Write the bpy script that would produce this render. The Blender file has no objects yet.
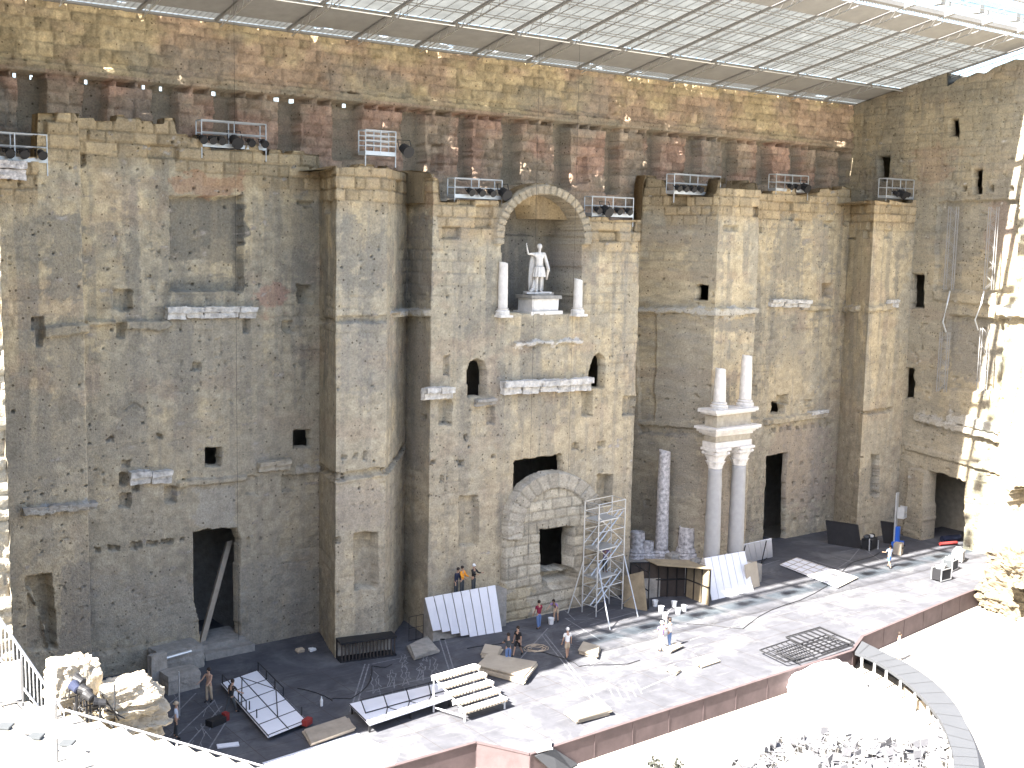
import bpy, bmesh, math, random
import numpy as np
from mathutils import Vector, Matrix, Quaternion
random.seed(7); rng = np.random.default_rng(7)
SC = bpy.context.scene; COL = SC.collection
R = math.radians
# ------------------------------------------------------------------ camera geometry
M = np.array([[0.80094594, -0.59838476, 0.02052522], [-0.05664586, -0.10985925, -0.99233169], [0.59605105, 0.79364137, -0.12188733]])
FPX = 1200.0; CAMZ = 24.0; CP = np.array([0, 0, CAMZ])
def ray(x, y): return M.T @ np.array([(x - 512) / FPX, (y - 384) / FPX, 1.0])
def atY(x, y, Y): d = ray(x, y); return CP + d * (Y / d[1])
def atX(x, y, X): d = ray(x, y); return CP + d * (X / d[0])
def atZ(x, y, Z=0.0): d = ray(x, y); return CP + d * ((Z - CAMZ) / d[2])
def px(P): c = M @ (np.asarray(P, float) - CP); return 512 + FPX * c[0] / c[2], 384 + FPX * c[1] / c[2]
def ppm(P): return FPX / (M[2] @ (np.asarray(P, float) - CP))
def zat(X, Y, y):
    k = (y - 384) / FPX; a = M[1] - k * M[2]
    return CAMZ - (a[0] * X + a[1] * Y) / a[2]
SUN = Vector((0.95, 0.12, -1.0)).normalized()
# ------------------------------------------------------------------ noise
def _h(i, j, k, s):
    n = (i * 73856093) ^ (j * 19349663) ^ (k * 83492791) ^ (s * 2654435761)
    n = (n ^ (n >> 13)) * 1274126177; n = n & 0x7fffffff; n = (n ^ (n >> 16)) * 668265263 & 0x7fffffff
    return ((n >> 7) & 0xffff) / 65535.0
def vn(x, y, z=0.0, s=0):
    x, y, z = np.broadcast_arrays(np.asarray(x, float), np.asarray(y, float), np.asarray(z, float))
    i, j, k = np.floor(x).astype(np.int64), np.floor(y).astype(np.int64), np.floor(z).astype(np.int64)
    fx, fy, fz = x - i, y - j, z - k
    fx, fy, fz = [t * t * (3 - 2 * t) for t in (fx, fy, fz)]
    o = 0
    for a in (0, 1):
        for b in (0, 1):
            for c in (0, 1):
                o = o + _h(i + a, j + b, k + c, s) * (fx if a else 1 - fx) * (fy if b else 1 - fy) * (fz if c else 1 - fz)
    return o
def fbm(x, y, z=0.0, s=0, o=4):
    t = 0; a = 0.5; n = 0
    for q in range(o):
        t = t + a * vn(np.asarray(x) * 2 ** q, np.asarray(y) * 2 ** q, np.asarray(z) * 2 ** q, s + q); n += a; a *= 0.55
    return t / n
def sm(a, b, x): t = np.clip((x - a) / (b - a), 0, 1); return t * t * (3 - 2 * t)
# ------------------------------------------------------------------ materials
def mat(name, col, rough=0.8, metal=0.0, var=0.12, scale=3.0, bump=0.0, bscale=30.0, attr=False, trans=None, spec=0.3, clear=None):
    m = bpy.data.materials.new(name); m.use_nodes = True
    nt = m.node_tree; N = nt.nodes; L = nt.links; b = N['Principled BSDF']
    b.inputs['Roughness'].default_value = rough; b.inputs['Metallic'].default_value = metal
    b.inputs['Specular IOR Level'].default_value = spec
    tc = N.new('ShaderNodeTexCoord')
    no = N.new('ShaderNodeTexNoise'); no.inputs['Scale'].default_value = scale; no.inputs['Detail'].default_value = 6; no.inputs['Roughness'].default_value = 0.65
    L.new(tc.outputs['Object'], no.inputs['Vector'])
    mr = N.new('ShaderNodeMapRange'); mr.inputs['From Min'].default_value = 0.25; mr.inputs['From Max'].default_value = 0.75
    mr.inputs['To Min'].default_value = 1 - var; mr.inputs['To Max'].default_value = 1 + var
    L.new(no.outputs['Fac'], mr.inputs['Value'])
    mx = N.new('ShaderNodeMix'); mx.data_type = 'RGBA'; mx.blend_type = 'MULTIPLY'; mx.inputs['Factor'].default_value = 1
    L.new(mr.outputs['Result'], mx.inputs['B'])
    if attr:
        at = N.new('ShaderNodeAttribute'); at.attribute_name = 'Col'; L.new(at.outputs['Color'], mx.inputs['A'])
    else:
        mx.inputs['A'].default_value = (*col, 1)
    L.new(mx.outputs['Result'], b.inputs['Base Color'])
    if attr:
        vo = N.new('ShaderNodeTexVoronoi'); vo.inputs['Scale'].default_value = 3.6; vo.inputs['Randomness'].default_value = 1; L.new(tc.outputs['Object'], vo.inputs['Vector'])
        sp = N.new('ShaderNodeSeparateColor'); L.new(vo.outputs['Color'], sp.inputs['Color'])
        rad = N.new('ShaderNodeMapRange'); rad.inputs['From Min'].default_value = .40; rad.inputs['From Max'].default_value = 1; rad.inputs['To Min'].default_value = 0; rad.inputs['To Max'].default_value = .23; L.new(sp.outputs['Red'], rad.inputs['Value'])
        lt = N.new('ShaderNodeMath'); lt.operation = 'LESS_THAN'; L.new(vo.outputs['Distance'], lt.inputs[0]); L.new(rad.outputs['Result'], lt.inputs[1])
        li = N.new('ShaderNodeTexNoise'); li.inputs['Scale'].default_value = 1.1; li.inputs['Detail'].default_value = 12; li.inputs['Roughness'].default_value = .78; L.new(tc.outputs['Object'], li.inputs['Vector'])
        lm = N.new('ShaderNodeMapRange'); lm.inputs['From Min'].default_value = .535; lm.inputs['From Max'].default_value = .60; lm.inputs['To Max'].default_value = .42; L.new(li.outputs['Fac'], lm.inputs['Value'])
        gx = N.new('ShaderNodeMix'); gx.data_type = 'RGBA'; gx.blend_type = 'MULTIPLY'; gx.inputs['B'].default_value = (.74, .735, .73, 1); L.new(lm.outputs['Result'], gx.inputs['Factor']); L.new(mx.outputs['Result'], gx.inputs['A'])
        hl = N.new('ShaderNodeMapRange'); hl.inputs['From Min'].default_value = .44; hl.inputs['From Max'].default_value = .36; hl.inputs['To Max'].default_value = .45; L.new(li.outputs['Fac'], hl.inputs['Value'])
        g2 = N.new('ShaderNodeMix'); g2.data_type = 'RGBA'; g2.blend_type = 'MULTIPLY'; g2.inputs['B'].default_value = (1.30, 1.26, 1.2, 1); L.new(hl.outputs['Result'], g2.inputs['Factor']); L.new(gx.outputs['Result'], g2.inputs['A'])
        sx = N.new('ShaderNodeMix'); sx.data_type = 'RGBA'; sx.blend_type = 'MULTIPLY'; sx.inputs['B'].default_value = (.42, .40, .38, 1); L.new(lt.outputs[0], sx.inputs['Factor']); L.new(g2.outputs['Result'], sx.inputs['A'])  # dark specks painted into the colour: shade inside tiny pits
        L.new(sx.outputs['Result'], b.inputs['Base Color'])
    if bump:
        n2 = N.new('ShaderNodeTexNoise'); n2.inputs['Scale'].default_value = bscale; n2.inputs['Detail'].default_value = 5
        L.new(tc.outputs['Object'], n2.inputs['Vector'])
        bp = N.new('ShaderNodeBump'); bp.inputs['Strength'].default_value = bump; bp.inputs['Distance'].default_value = 0.05
        L.new(n2.outputs['Fac'], bp.inputs['Height']); L.new(bp.outputs['Normal'], b.inputs['Normal'])
    if clear:
        tr = N.new('ShaderNodeBsdfTransparent'); tr.inputs['Color'].default_value = (.58, .68, .72, 1); ms = N.new('ShaderNodeMixShader'); ms.inputs['Fac'].default_value = clear
        L.new(b.outputs['BSDF'], ms.inputs[1]); L.new(tr.outputs['BSDF'], ms.inputs[2]); L.new(ms.outputs['Shader'], N['Material Output'].inputs['Surface'])
    if trans:
        tr = N.new('ShaderNodeBsdfTranslucent'); L.new(mx.outputs['Result'], tr.inputs['Color'])
        ms = N.new('ShaderNodeMixShader'); ms.inputs['Fac'].default_value = trans
        L.new(b.outputs['BSDF'], ms.inputs[1]); L.new(tr.outputs['BSDF'], ms.inputs[2])
        L.new(ms.outputs['Shader'], N['Material Output'].inputs['Surface'])
    return m
MT = dict(
    chipmarble=mat('chipped_marble', (.50, .475, .44), 0.8, var=0.55, scale=2.2, bump=.8, bscale=6), painted_shade=mat('shade_tinted_white_plastic', (.11, .11, .12), 0.5, var=.1),
    rubble=mat('tan_rubble', (.15, .125, .09), 0.95, var=0.4, scale=3, bump=1, bscale=6, spec=0.1),  # darkened base colour, holds back the full-sun glare on the heap
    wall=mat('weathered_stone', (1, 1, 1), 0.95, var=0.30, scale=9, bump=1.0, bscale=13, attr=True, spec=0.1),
    stone=mat('pale_stone', (.42, .37, .29), 0.9, var=0.25, scale=2.5, bump=0.7, bscale=8, spec=0.1),
    greystone=mat('grey_stone', (.30, .28, .25), 0.9, var=0.3, scale=2.5, bump=0.7, bscale=8, spec=0.1),
    marble=mat('white_marble', (.66, .62, .57), 0.6, var=0.2, scale=2.5, bump=0.3, bscale=12),
    oldmarble=mat('stained_marble', (.50, .47, .46), 0.8, var=0.75, scale=4.5, bump=0.8, bscale=5),
    greycol=mat('grey_granite', (.37, .36, .35), 0.7, var=0.12, scale=2),
    steel=mat('galvanised_steel', (.50, .52, .54), 0.45, 0.6, var=0.08),
    alu=mat('aluminium_tube', (.62, .63, .64), 0.35, 0.7, var=0.06),
    dsteel=mat('grey_painted_steel', (.24, .235, .23), 0.6, 0.0, var=0.08),
    roofgrey=mat('grey_acoustic_panel', (.285, .28, .272), 0.8, var=0.15, scale=1),
    glaze=mat('translucent_roofing', (.108, .112, .108), 0.5, var=0.30, scale=.8, trans=0.5),
    glass=mat('pale_blue_sheet', (.42, .62, .70), 0.3, var=0.05, clear=0.9),
    black=mat('black_metal', (.018, .018, .02), 0.55, var=0.1),
    blackcloth=mat('black_cloth', (.022, .021, .022), 0.9, var=0.2),
    dark=mat('dark_timber', (.05, .04, .035), 0.8),
    white=mat('white_paint', (.72, .72, .76), 0.6, var=0.05, scale=1.5),
    whitemetal=mat('white_metal', (.75, .75, .75), 0.45, var=0.05),
    fascia=mat('rosy_brown_fascia', (.082, .060, .062), 0.8, var=0.25, scale=1.2),
    ply=mat('plywood', (.40, .345, .27), 0.75, var=0.15, scale=1.5),
    oldply=mat('weathered_plywood', (.26, .21, .14), 0.85, var=0.3, scale=1.5),
    timber=mat('grey_timber', (.33, .28, .22), 0.85, var=0.2, scale=2),
    concrete=mat('grey_walkway', (.056, .059, .066), 0.8, var=0.06, scale=1),
    sand=mat('pale_sand', (.38, .355, .31), 0.95, var=0.08, scale=.6, bump=.2, bscale=4),
    seat=mat('limestone_seat', (.30, .28, .245), 0.9, var=0.15, scale=1, bump=.4, bscale=5),
    plastic=mat('white_plastic', (.72, .72, .72), 0.5, var=0.05),
    bluelift=mat('blue_lift_paint', (.03, .12, .5), 0.45, var=0.05),
    red=mat('red_plastic', (.22, .03, .028), 0.6, var=0.05),
    orange=mat('orange_cloth', (.75, .30, .03), 0.8, var=0.1),
    skin=mat('skin', (.42, .26, .18), 0.6, var=0.05),
    hair=mat('dark_hair', (.03, .02, .015), 0.7),
    navy=mat('dark_navy_cloth', (.02, .025, .05), 0.9), denim=mat('blue_denim', (.12, .19, .36), 0.9), bright_denim=mat('bright_blue_cloth', (.12, .25, .62), 0.9),
    maroon=mat('maroon_cloth', (.22, .025, .05), 0.9), lilac=mat('lilac_cloth', (.25, .17, .33), 0.9), whitecloth=mat('white_cloth', (.75, .74, .72), 0.9),
    greycloth=mat('dark_grey_cloth', (.06, .065, .07), 0.9), paleblue=mat('pale_blue_cloth', (.45, .50, .58), 0.9), tan=mat('tan_cloth', (.45, .36, .26), 0.9), pink=mat('pink_cloth', (.7, .3, .25), 0.9),
    chalk=mat('chalk_line', (.20, .20, .21), 0.95, var=0.5, scale=4), leaf=mat('grey_green_leaf', (.030, .032, .026), 0.8, var=0.3),
)
# ------------------------------------------------------------------ object helpers
def link(name, me, m=None, parent=None, loc=None):
    o = bpy.data.objects.new(name, me); COL.objects.link(o)
    if m is not None and me is not None and not me.materials: me.materials.append(MT[m] if isinstance(m, str) else m)
    if parent is not None: o.parent = parent
    if loc is not None: o.location = loc
    return o
def tag(o, label, cat, group=None):
    o['label'] = label; o['category'] = cat
    if group: o['group'] = group
    return o
def thing(name, label, cat, loc=(0, 0, 0), rz=0.0, group=None):
    o = bpy.data.objects.new(name, None); COL.objects.link(o); o.location = Vector([float(v) for v in loc]); o.rotation_euler = (0, 0, rz)
    o.empty_display_size = .3
    return tag(o, label, cat, group)
def structure(o): o['kind'] = 'structure'; return o
class MB:
    def __init__(s): s.v = []; s.f = []
    def add(s, vs, fs):
        n = len(s.v); s.v += [tuple(float(c) for c in v) for v in vs]; s.f += [tuple(i + n for i in f) for f in fs]; return s
    def box(s, c, d, rz=0.0, rx=0.0, ry=0.0, jit=0.0):
        E = (Matrix.Rotation(rz, 3, 'Z') @ Matrix.Rotation(ry, 3, 'Y') @ Matrix.Rotation(rx, 3, 'X'))
        vs = []
        for sx in (-.5, .5):
            for sy in (-.5, .5):
                for sz in (-.5, .5):
                    p = E @ Vector((sx * d[0], sy * d[1], sz * d[2])); vs.append([c[i] + p[i] + (random.uniform(-jit, jit) if jit else 0) for i in range(3)])
        return s.add(vs, [(0, 1, 3, 2), (4, 6, 7, 5), (0, 4, 5, 1), (2, 3, 7, 6), (0, 2, 6, 4), (1, 5, 7, 3)])
    def prism(s, pts, z0, z1):
        n = len(pts); vs = [(p[0], p[1], z0) for p in pts] + [(p[0], p[1], z1) for p in pts]
        fs = [tuple(range(n))[::-1], tuple(range(n, 2 * n))] + [(i, (i + 1) % n, n + (i + 1) % n, n + i) for i in range(n)]
        return s.add(vs, fs)
    def slab(s, a, b, c, d, t):
        a, b, c, d = [Vector([float(q) for q in p]) for p in (a, b, c, d)]; n = (b - a).cross(d - a).normalized() * t
        return s.add([a, b, c, d, a - n, b - n, c - n, d - n], [(0, 1, 2, 3), (7, 6, 5, 4), (0, 4, 5, 1), (1, 5, 6, 2), (2, 6, 7, 3), (3, 7, 4, 0)])
    def tube(s, pts, r, n=6, cap=True):
        pts = [Vector([float(q) for q in p]) for p in pts]; rr = r if hasattr(r, '__len__') else [r] * len(pts)
        k0 = len(s.v); fs = []
        up = None
        for i, p in enumerate(pts):
            d = (pts[min(i + 1, len(pts) - 1)] - pts[max(i - 1, 0)]).normalized()
            if up is None: up = Vector((0, 0, 1)) if abs(d.z) < .9 else Vector((1, 0, 0))
            a = d.cross(up).normalized(); b = a.cross(d).normalized()
            for q in range(n):
                t = 2 * math.pi * q / n; w = p + (a * math.cos(t) + b * math.sin(t)) * rr[i]; s.v.append(tuple(w))
        for i in range(len(pts) - 1):
            for q in range(n): s.f.append((k0 + i * n + q, k0 + i * n + (q + 1) % n, k0 + (i + 1) * n + (q + 1) % n, k0 + (i + 1) * n + q))
        if cap:
            s.f.append(tuple(k0 + q for q in range(n))[::-1]); s.f.append(tuple(k0 + (len(pts) - 1) * n + q for q in range(n)))
        return s
    def lathe(s, prof, c=(0, 0, 0), n=20, wob=None):
        k0 = len(s.v)
        for i, (r, z) in enumerate(prof):
            for q in range(n):
                t = 2 * math.pi * q / n; k = 1 if wob is None else wob(i, t)
                s.v.append((c[0] + r * k * math.cos(t), c[1] + r * k * math.sin(t), c[2] + z))
        for i in range(len(prof) - 1):
            for q in range(n): s.f.append((k0 + i * n + q, k0 + i * n + (q + 1) % n, k0 + (i + 1) * n + (q + 1) % n, k0 + (i + 1) * n + q))
        s.f.append(tuple(k0 + q for q in range(n))[::-1]); s.f.append(tuple(k0 + (len(prof) - 1) * n + q for q in range(n)))
        return s
    def mesh(s, name, smooth=False):
        me = bpy.data.meshes.new(name); me.from_pydata(s.v, [], s.f); me.update()
        if smooth: me.polygons.foreach_set('use_smooth', [True] * len(me.polygons))
        return me
    def build(s, name, m, parent=None, loc=None, smooth=False, bevel=0):
        o = link(name, s.mesh(name, smooth), m, parent, loc)
        if bevel:
            b = o.modifiers.new('b', 'BEVEL'); b.width = bevel; b.segments = 1; b.limit_method = 'ANGLE'
        return o
def rock(name, m, c, d, seed, parent=None, sub=3, amp=.3, boxy=.5):
    bm = bmesh.new(); bmesh.ops.create_cube(bm, size=2); bmesh.ops.subdivide_edges(bm, edges=bm.edges[:], cuts=2 ** sub - 1, use_grid_fill=True)
    co = np.array([v.co[:] for v in bm.verts]); sp = co / np.linalg.norm(co, axis=1, keepdims=True)
    q = co * boxy + sp * (1 - boxy) * 1.2
    k = 1 + amp * (fbm(q[:, 0] * 1.3 + seed, q[:, 1] * 1.3, q[:, 2] * 1.3, seed, 4) - .5) * 2
    q = q * k[:, None]
    st_ = np.round((q[:, 2] + .15 * fbm(q[:, 0] * 2, q[:, 1] * 2, 0, seed + 9, 2)) * 3.2); q[:, :2] *= (1 + amp * .45 * (_h(st_.astype(np.int64), st_.astype(np.int64) * 0, st_.astype(np.int64) * 0 + seed, 5) - .5))[:, None]
    q += amp * .28 * (fbm(q[:, 0] * 6 + seed, q[:, 1] * 6, q[:, 2] * 6, seed + 3, 3) - .5)[:, None] * np.sign(q)
    for v, w in zip(bm.verts, q): v.co = (w[0] * d[0] / 2, w[1] * d[1] / 2, w[2] * d[2] / 2)
    me = bpy.data.meshes.new(name); bm.to_mesh(me); bm.free()
    return link(name, me, m, parent, Vector([float(v) for v in c]))
# ------------------------------------------------------------------ heightfield walls
def blocks(u, z, h, w, seed, jit=.35):
    zr = z / h; k = np.floor(zr).astype(np.int64)
    jb = lambda q: q + jit * .6 * (_h(q, q * 0 + 5, q * 0, seed) - .5)
    k = np.where(zr < jb(k), k - 1, np.where(zr >= jb(k + 1), k + 1, k))
    ez = np.minimum(zr - jb(k), jb(k + 1) - zr) * h
    ww = w * (.75 + .6 * _h(k, k * 0 + 9, k * 0, seed)); t = u / ww + 7.3 * _h(k, k * 0 + 2, k * 0, seed)
    i = np.floor(t).astype(np.int64)
    ub = lambda q: q + jit * 1.5 * (_h(q, k, k * 0 + 3, seed) - .5)
    i = np.where(t < ub(i), i - 1, np.where(t >= ub(i + 1), i + 1, i))
    eu = np.minimum(t - ub(i), ub(i + 1) - t) * ww
    return k, i, np.minimum(ez, eu)
def inpoly(P, x, y):
    r = np.zeros(x.shape, bool); n = len(P)
    for a in range(n):
        (x0, y0), (x1, y1) = P[a], P[(a + 1) % n]
        if y0 == y1: continue
        c = ((y0 > y) != (y1 > y)) & (x < (x1 - x0) * (y - y0) / (y1 - y0) + x0); r ^= c
    return r
def rp(x0, y0, x1, y1): return [(x0, y0), (x1, y0), (x1, y1), (x0, y1)]
class Strip:
    def __init__(s, plan, res, z0, z1, ytop=None):
        P = [np.array(p, float) for p in plan]; pts = []; seg = []; nr = []
        sn = []
        for a, b in zip(P, P[1:]):
            d = (b - a) / np.linalg.norm(b - a); sn.append(np.array([d[1], -d[0]]))
        for i, (a, b) in enumerate(zip(P, P[1:])):
            n = max(2, int(math.ceil(np.linalg.norm(b - a) / res)))
            for q in range(n):
                pts.append(a + (b - a) * q / n); seg.append(i)
                if q == 0 and i > 0:
                    v = sn[i - 1] + sn[i]; nr.append(v / np.linalg.norm(v))
                else: nr.append(sn[i])
        pts.append(P[-1]); seg.append(len(P) - 2); nr.append(sn[-1])
        s.xy = np.array(pts); s.seg = np.array(seg); s.n = np.array(nr)
        s.u = np.concatenate([[0], np.cumsum(np.linalg.norm(np.diff(s.xy, axis=0), axis=1))])
        s.z = np.arange(z0, z1 + res, res); s.z[-1] = z1
        nu, nz = len(s.u), len(s.z)
        s.Z = np.repeat(s.z[None], nu, 0); s.U = np.repeat(s.u[:, None], nz, 1)
        s.X = np.repeat(s.xy[:, :1], nz, 1); s.Y = np.repeat(s.xy[:, 1:], nz, 1); s.S = np.repeat(s.seg[:, None], nz, 1)
        s.proj()
        if ytop is not None:
            xs, ys = zip(*ytop) if not callable(ytop) else (None, None)
            for it in range(3):
                pxm = s.PX[:, -1] if it == 0 else np.array([px((s.xy[i, 0], s.xy[i, 1], s.top[i]))[0] for i in range(nu)])
                yy = ytop(pxm) if callable(ytop) else np.interp(pxm, xs, ys)
                s.top = np.array([zat(s.xy[i, 0], s.xy[i, 1], yy[i]) for i in range(nu)])
        else: s.top = np.full(nu, z1)
        s.d = np.zeros((nu, nz)); s.c = np.zeros((nu, nz, 3)); s.kill = np.zeros((nu, nz), bool)
    def proj(s):
        Pc = np.stack([s.X, s.Y, s.Z - CAMZ], -1) @ M.T
        s.PX = 512 + FPX * Pc[..., 0] / Pc[..., 2]; s.PY = 384 + FPX * Pc[..., 1] / Pc[..., 2]
        wx = (fbm(s.X * 1.5 + 3 * s.Y, s.Z * 1.5, 0, 91, 3) - .5); wy = (fbm(s.X * 1.5 + 3 * s.Y, s.Z * 1.5, 0, 95, 3) - .5)
        s.WX = s.PX + wx * 3.0; s.WY = s.PY + wy * 3.0; s.VX = s.PX + wx * 14; s.VY = s.PY + wy * 14
    def mask(s, P, segs=None, raw=False):
        m = inpoly(P, s.PX if raw else s.WX, s.PY if raw else s.WY)
        if segs is not None: m &= np.isin(s.S, segs)
        return m
    def carve(s, P, depth, segs=None, raw=False): 
        if len(P) == 4 and not hasattr(P[0], '__len__'): P = rp(*P)
        m = s.mask(P, segs, raw); s.d[m] -= depth; return m
    def setd(s, P, val, segs=None):
        m = s.mask(P, segs); s.d[m] = val; return m
    def soft(s, P, blur=3.0):
        if len(P) == 4 and not hasattr(P[0], '__len__'): P = rp(*P)
        a = 0
        for dx, dy in ((0, 0), (1, 0), (-1, 0), (0, 1), (0, -1), (.7, .7), (-.7, .7), (.7, -.7), (-.7, -.7)):
            a = a + inpoly(P, s.VX + dx * blur, s.VY + dy * blur)
        return a / 9.0
    def stain(s, P, col, k, segs=None, blur=4.0):
        w = sm(.36, .60, s.soft(P, blur * 1.5) + 1.5 * (s.fine - .5)) * k * (.8 + .5 * (s.grain - .5))
        if segs is not None: w = w * np.isin(s.S, segs)
        w = np.clip(w, 0, 1)[..., None]; s.c = s.c * (1 - w) + np.array(col) * w
    def emit(s, name, parent, m='wall', u0=None, u1=None, cap=0.0):
        i0 = 0 if u0 is None else u0; i1 = len(s.u) - 1 if u1 is None else u1
        sl = slice(i0, i1 + 1); Z = np.minimum(s.Z[sl], s.top[sl, None]); d = s.d[sl]
        xy = s.xy[sl, None, :] + s.n[sl, None, :] * d[..., None]
        V = np.concatenate([xy, Z[..., None]], -1); C = s.c[sl]; nu, nz = Z.shape
        K = s.kill[sl]
        if cap:
            tz = s.top[sl]
            if cap < 50: e = np.zeros((nu, 1, 3)); e[:, 0, :2] = s.xy[sl] - s.n[sl] * cap; e[:, 0, 2] = tz - .05
            else:
                e = np.zeros((nu, 3, 3)); e[:, :, 0] = s.xy[sl, :1]; w_ = int(3.0 / .068); tp = np.pad(s.top, w_, mode='edge')
                zb = np.array([tp[i:i + 2 * w_ + 1].min() for i in range(len(s.top))])[sl] - .05
                y1 = np.minimum(s.xy[sl, 1] + 1.0, 66.2); e[:, 0, 1] = y1; e[:, 0, 2] = tz; e[:, 1, 1] = y1 + .02; e[:, 1, 2] = zb; e[:, 2, 1] = 66.35; e[:, 2, 2] = zb
            k_ = e.shape[1]; V = np.concatenate([V, e], 1); C = np.concatenate([C] + [C[:, -1:]] * k_, 1); nz += k_; K = np.concatenate([K] + [K[:, -1:] & False] * k_, 1)
        idx = np.arange(nu * nz).reshape(nu, nz)
        F = np.stack([idx[:-1, :-1], idx[1:, :-1], idx[1:, 1:], idx[:-1, 1:]], -1).reshape(-1, 4)
        Vf = V.reshape(-1, 3)
        a, b, c_, d_ = [Vf[F[:, q]] for q in range(4)]
        ar = np.linalg.norm(np.cross(c_ - a, d_ - b), axis=1)
        kk = K.reshape(-1); ok = (ar > 1e-6) & ~(kk[F].all(1)); F = F[ok]
        me = bpy.data.meshes.new(name); me.vertices.add(len(Vf)); me.vertices.foreach_set('co', Vf.astype(np.float32).ravel())
        me.loops.add(len(F) * 4); me.loops.foreach_set('vertex_index', F.astype(np.int32).ravel())
        me.polygons.add(len(F)); me.polygons.foreach_set('loop_start', np.arange(0, len(F) * 4, 4, dtype=np.int32))
        try: me.polygons.foreach_set('loop_total', np.full(len(F), 4, np.int32))
        except Exception: pass
        me.update(calc_edges=True); me.validate()
        at = me.attributes.new('Col', 'FLOAT_COLOR', 'POINT')
        cc = np.ones((len(Vf), 4), np.float32); cc[:, :3] = np.clip(C.reshape(-1, 3), 0.01, .95)
        if len(me.vertices) == len(Vf): at.data.foreach_set('color', cc.ravel())
        return link(name, me, m, parent)
# ================================================================== the ancient stage wall
BEIGE = np.array([.455, .375, .25]); GREYB = np.array([.36, .315, .235]); DARKG = np.array([.195, .180, .152]); OCHRE = np.array([.40, .29, .16]); PINK = np.array([.33, .215, .155])
WHITE = (.58, .55, .51)
PLAN = [(11.0, 59.5), (18.4, 59.5), (18.7, 63), (33.1, 63), (31.75, 58.5), (35.0, 58.5), (38.6, 62.2), (38.1, 58.7), (54.4, 58.7), (54.6, 64.5), (59.7, 64.5), (61.8, 58.8), (66.0, 58.8), (66.3, 63), (81.6, 63), (79.8, 59.3), (85.6, 59.3)]
def arch_top(x, base):
    t = np.clip((x - 541) / 46.0, -1, 1); return np.minimum(base, 238 - 55 * np.sqrt(np.clip(1 - t * t, 0, 1)) + 40 * (np.abs(t) >= 1))
TOPX = [(-60, 160), (36, 160), (37, 113), (76, 113), (77, 118), (124, 118), (125, 121), (175, 121), (176, 134), (201, 134), (202, 147), (262, 147), (263, 152), (319, 155), (321, 168), (358, 167), (360, 164), (398, 166), (400, 169), (425, 172), (438, 176), (440, 199), (499, 201), (590, 217), (642, 217), (643, 190), (646, 178), (664, 180), (668, 196), (716, 197), (719, 181), (756, 180), (758, 190), (800, 192), (842, 186), (868, 196), (905, 203), (960, 203)]
tx, ty = zip(*TOPX)
def ytop(x):
    j = np.floor(x / 11.7); base = np.interp(x, tx, ty) + 6 * np.round(2 * (_h(j.astype(np.int64), j.astype(np.int64) * 0, j.astype(np.int64) * 0, 4) - .5)) * .5
    return np.where((x > 494) & (x < 588), arch_top(x, base), base)
W = Strip(PLAN, .068, -.3, 33.0, ytop)
for sg, nb in ((1, 0), (8, 7), (11, 10)):
    W.top[W.seg == sg] = W.top[np.nonzero(W.seg == nb)[0][-3]]
def paint_base(W, seed=0, low=13.0):
    h = W.X * .9 + W.Y * .37; z = W.Z
    W.grain = fbm(h * 3.1, z * 3.1, W.Y, 11 + seed, 4); W.fine = fbm(h * 1.7, z * 2.6, W.Y, 15 + seed, 5)
    a = fbm(h * .22, z * .16, 0, 21 + seed, 4); st = fbm(h * 1.25, z * .07, 0, 31 + seed, 4); st2 = fbm(h * 3.2, z * .10, 0, 37 + seed, 3)
    k = sm(.40, .56, a + .5 * (W.fine - .5))[..., None]
    c = BEIGE * k + GREYB * (1 - k)
    w = (sm(.50, .60, st + .45 * (W.fine - .5)) * .62 * sm(.40, .6, fbm(h * .4, z * .3, 3, 41 + seed, 3)))[..., None]
    c = c * (1 - w) + DARKG * w
    w = (sm(.55, .63, st2 + .35 * (W.fine - .5)) * .45)[..., None]; c = c * (1 - w) + DARKG * 1.15 * w
    w = (sm(.58, .72, fbm(h * .5, z * .7, 7, 51 + seed, 4)) * .2)[..., None]; c = c * (1 - w) + PINK * w
    w = (sm(low + 4, low - 6, z) * .45)[..., None]; c = c * (1 - w) + np.array([.375, .325, .245]) * w
    c = c * (.68 + .64 * W.grain)[..., None]
    W.c = c
def masonry(W, h, w, seed, joint, off, rough):
    hh = W.X * 1.0 + W.Y * .35
    k, i, e = blocks(W.U + .12 * (fbm(hh * 1.5, W.Z * 1.5, 0, seed + 3, 3) - .5), W.Z + .10 * (fbm(hh * 1.4, W.Z * 1.4, 0, seed + 7, 3) - .5), h, w, seed)
    rb = _h(k, i, k * 0, seed + 1); rc = _h(k, i, k * 0 + 4, seed + 2)
    W.bk, W.bi = k, i
    W.d += off * (rb - .5) * 2
    W.d += rough * (fbm(hh * 2.2, W.Z * 2.2, W.Y, seed + 5, 4) - .5) * 2 + .16 * (fbm(hh * .55, W.Z * .45, W.Y * .5, seed + 15, 2) - .5)
    j = joint * sm(.085, .02, e); W.d -= j * .09
    W.c *= (1 + .22 * (rc - .5) * np.clip(joint + .35, 0, 1))[..., None]
    return e, rb, rc, j
for sg, nb in ((3, 4), (5, 4), (14, 15)): W.top[W.seg == sg] = np.median(W.top[W.seg == nb])
paint_base(W)
hx = W.X + .35 * W.Y
topd = W.top[:, None] - W.Z
jm = np.clip(.05 + .38 * sm(.55, .75, fbm(hx * .3, W.Z * .35, 0, 61, 3)) + 1.0 * sm(2.6, 1.2, topd), 0, 1)
e, rb, rc, jj = masonry(W, .66, 1.25, 101, jm, .035 * jm + .008, .045)
W.c *= (1 - .45 * jj)[..., None]
w = (sm(2.8, 1.6, topd) * .55)[..., None]; W.c = W.c * (1 - w) + (OCHRE * .82 * (.75 + .5 * rc[..., None])) * w
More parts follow.
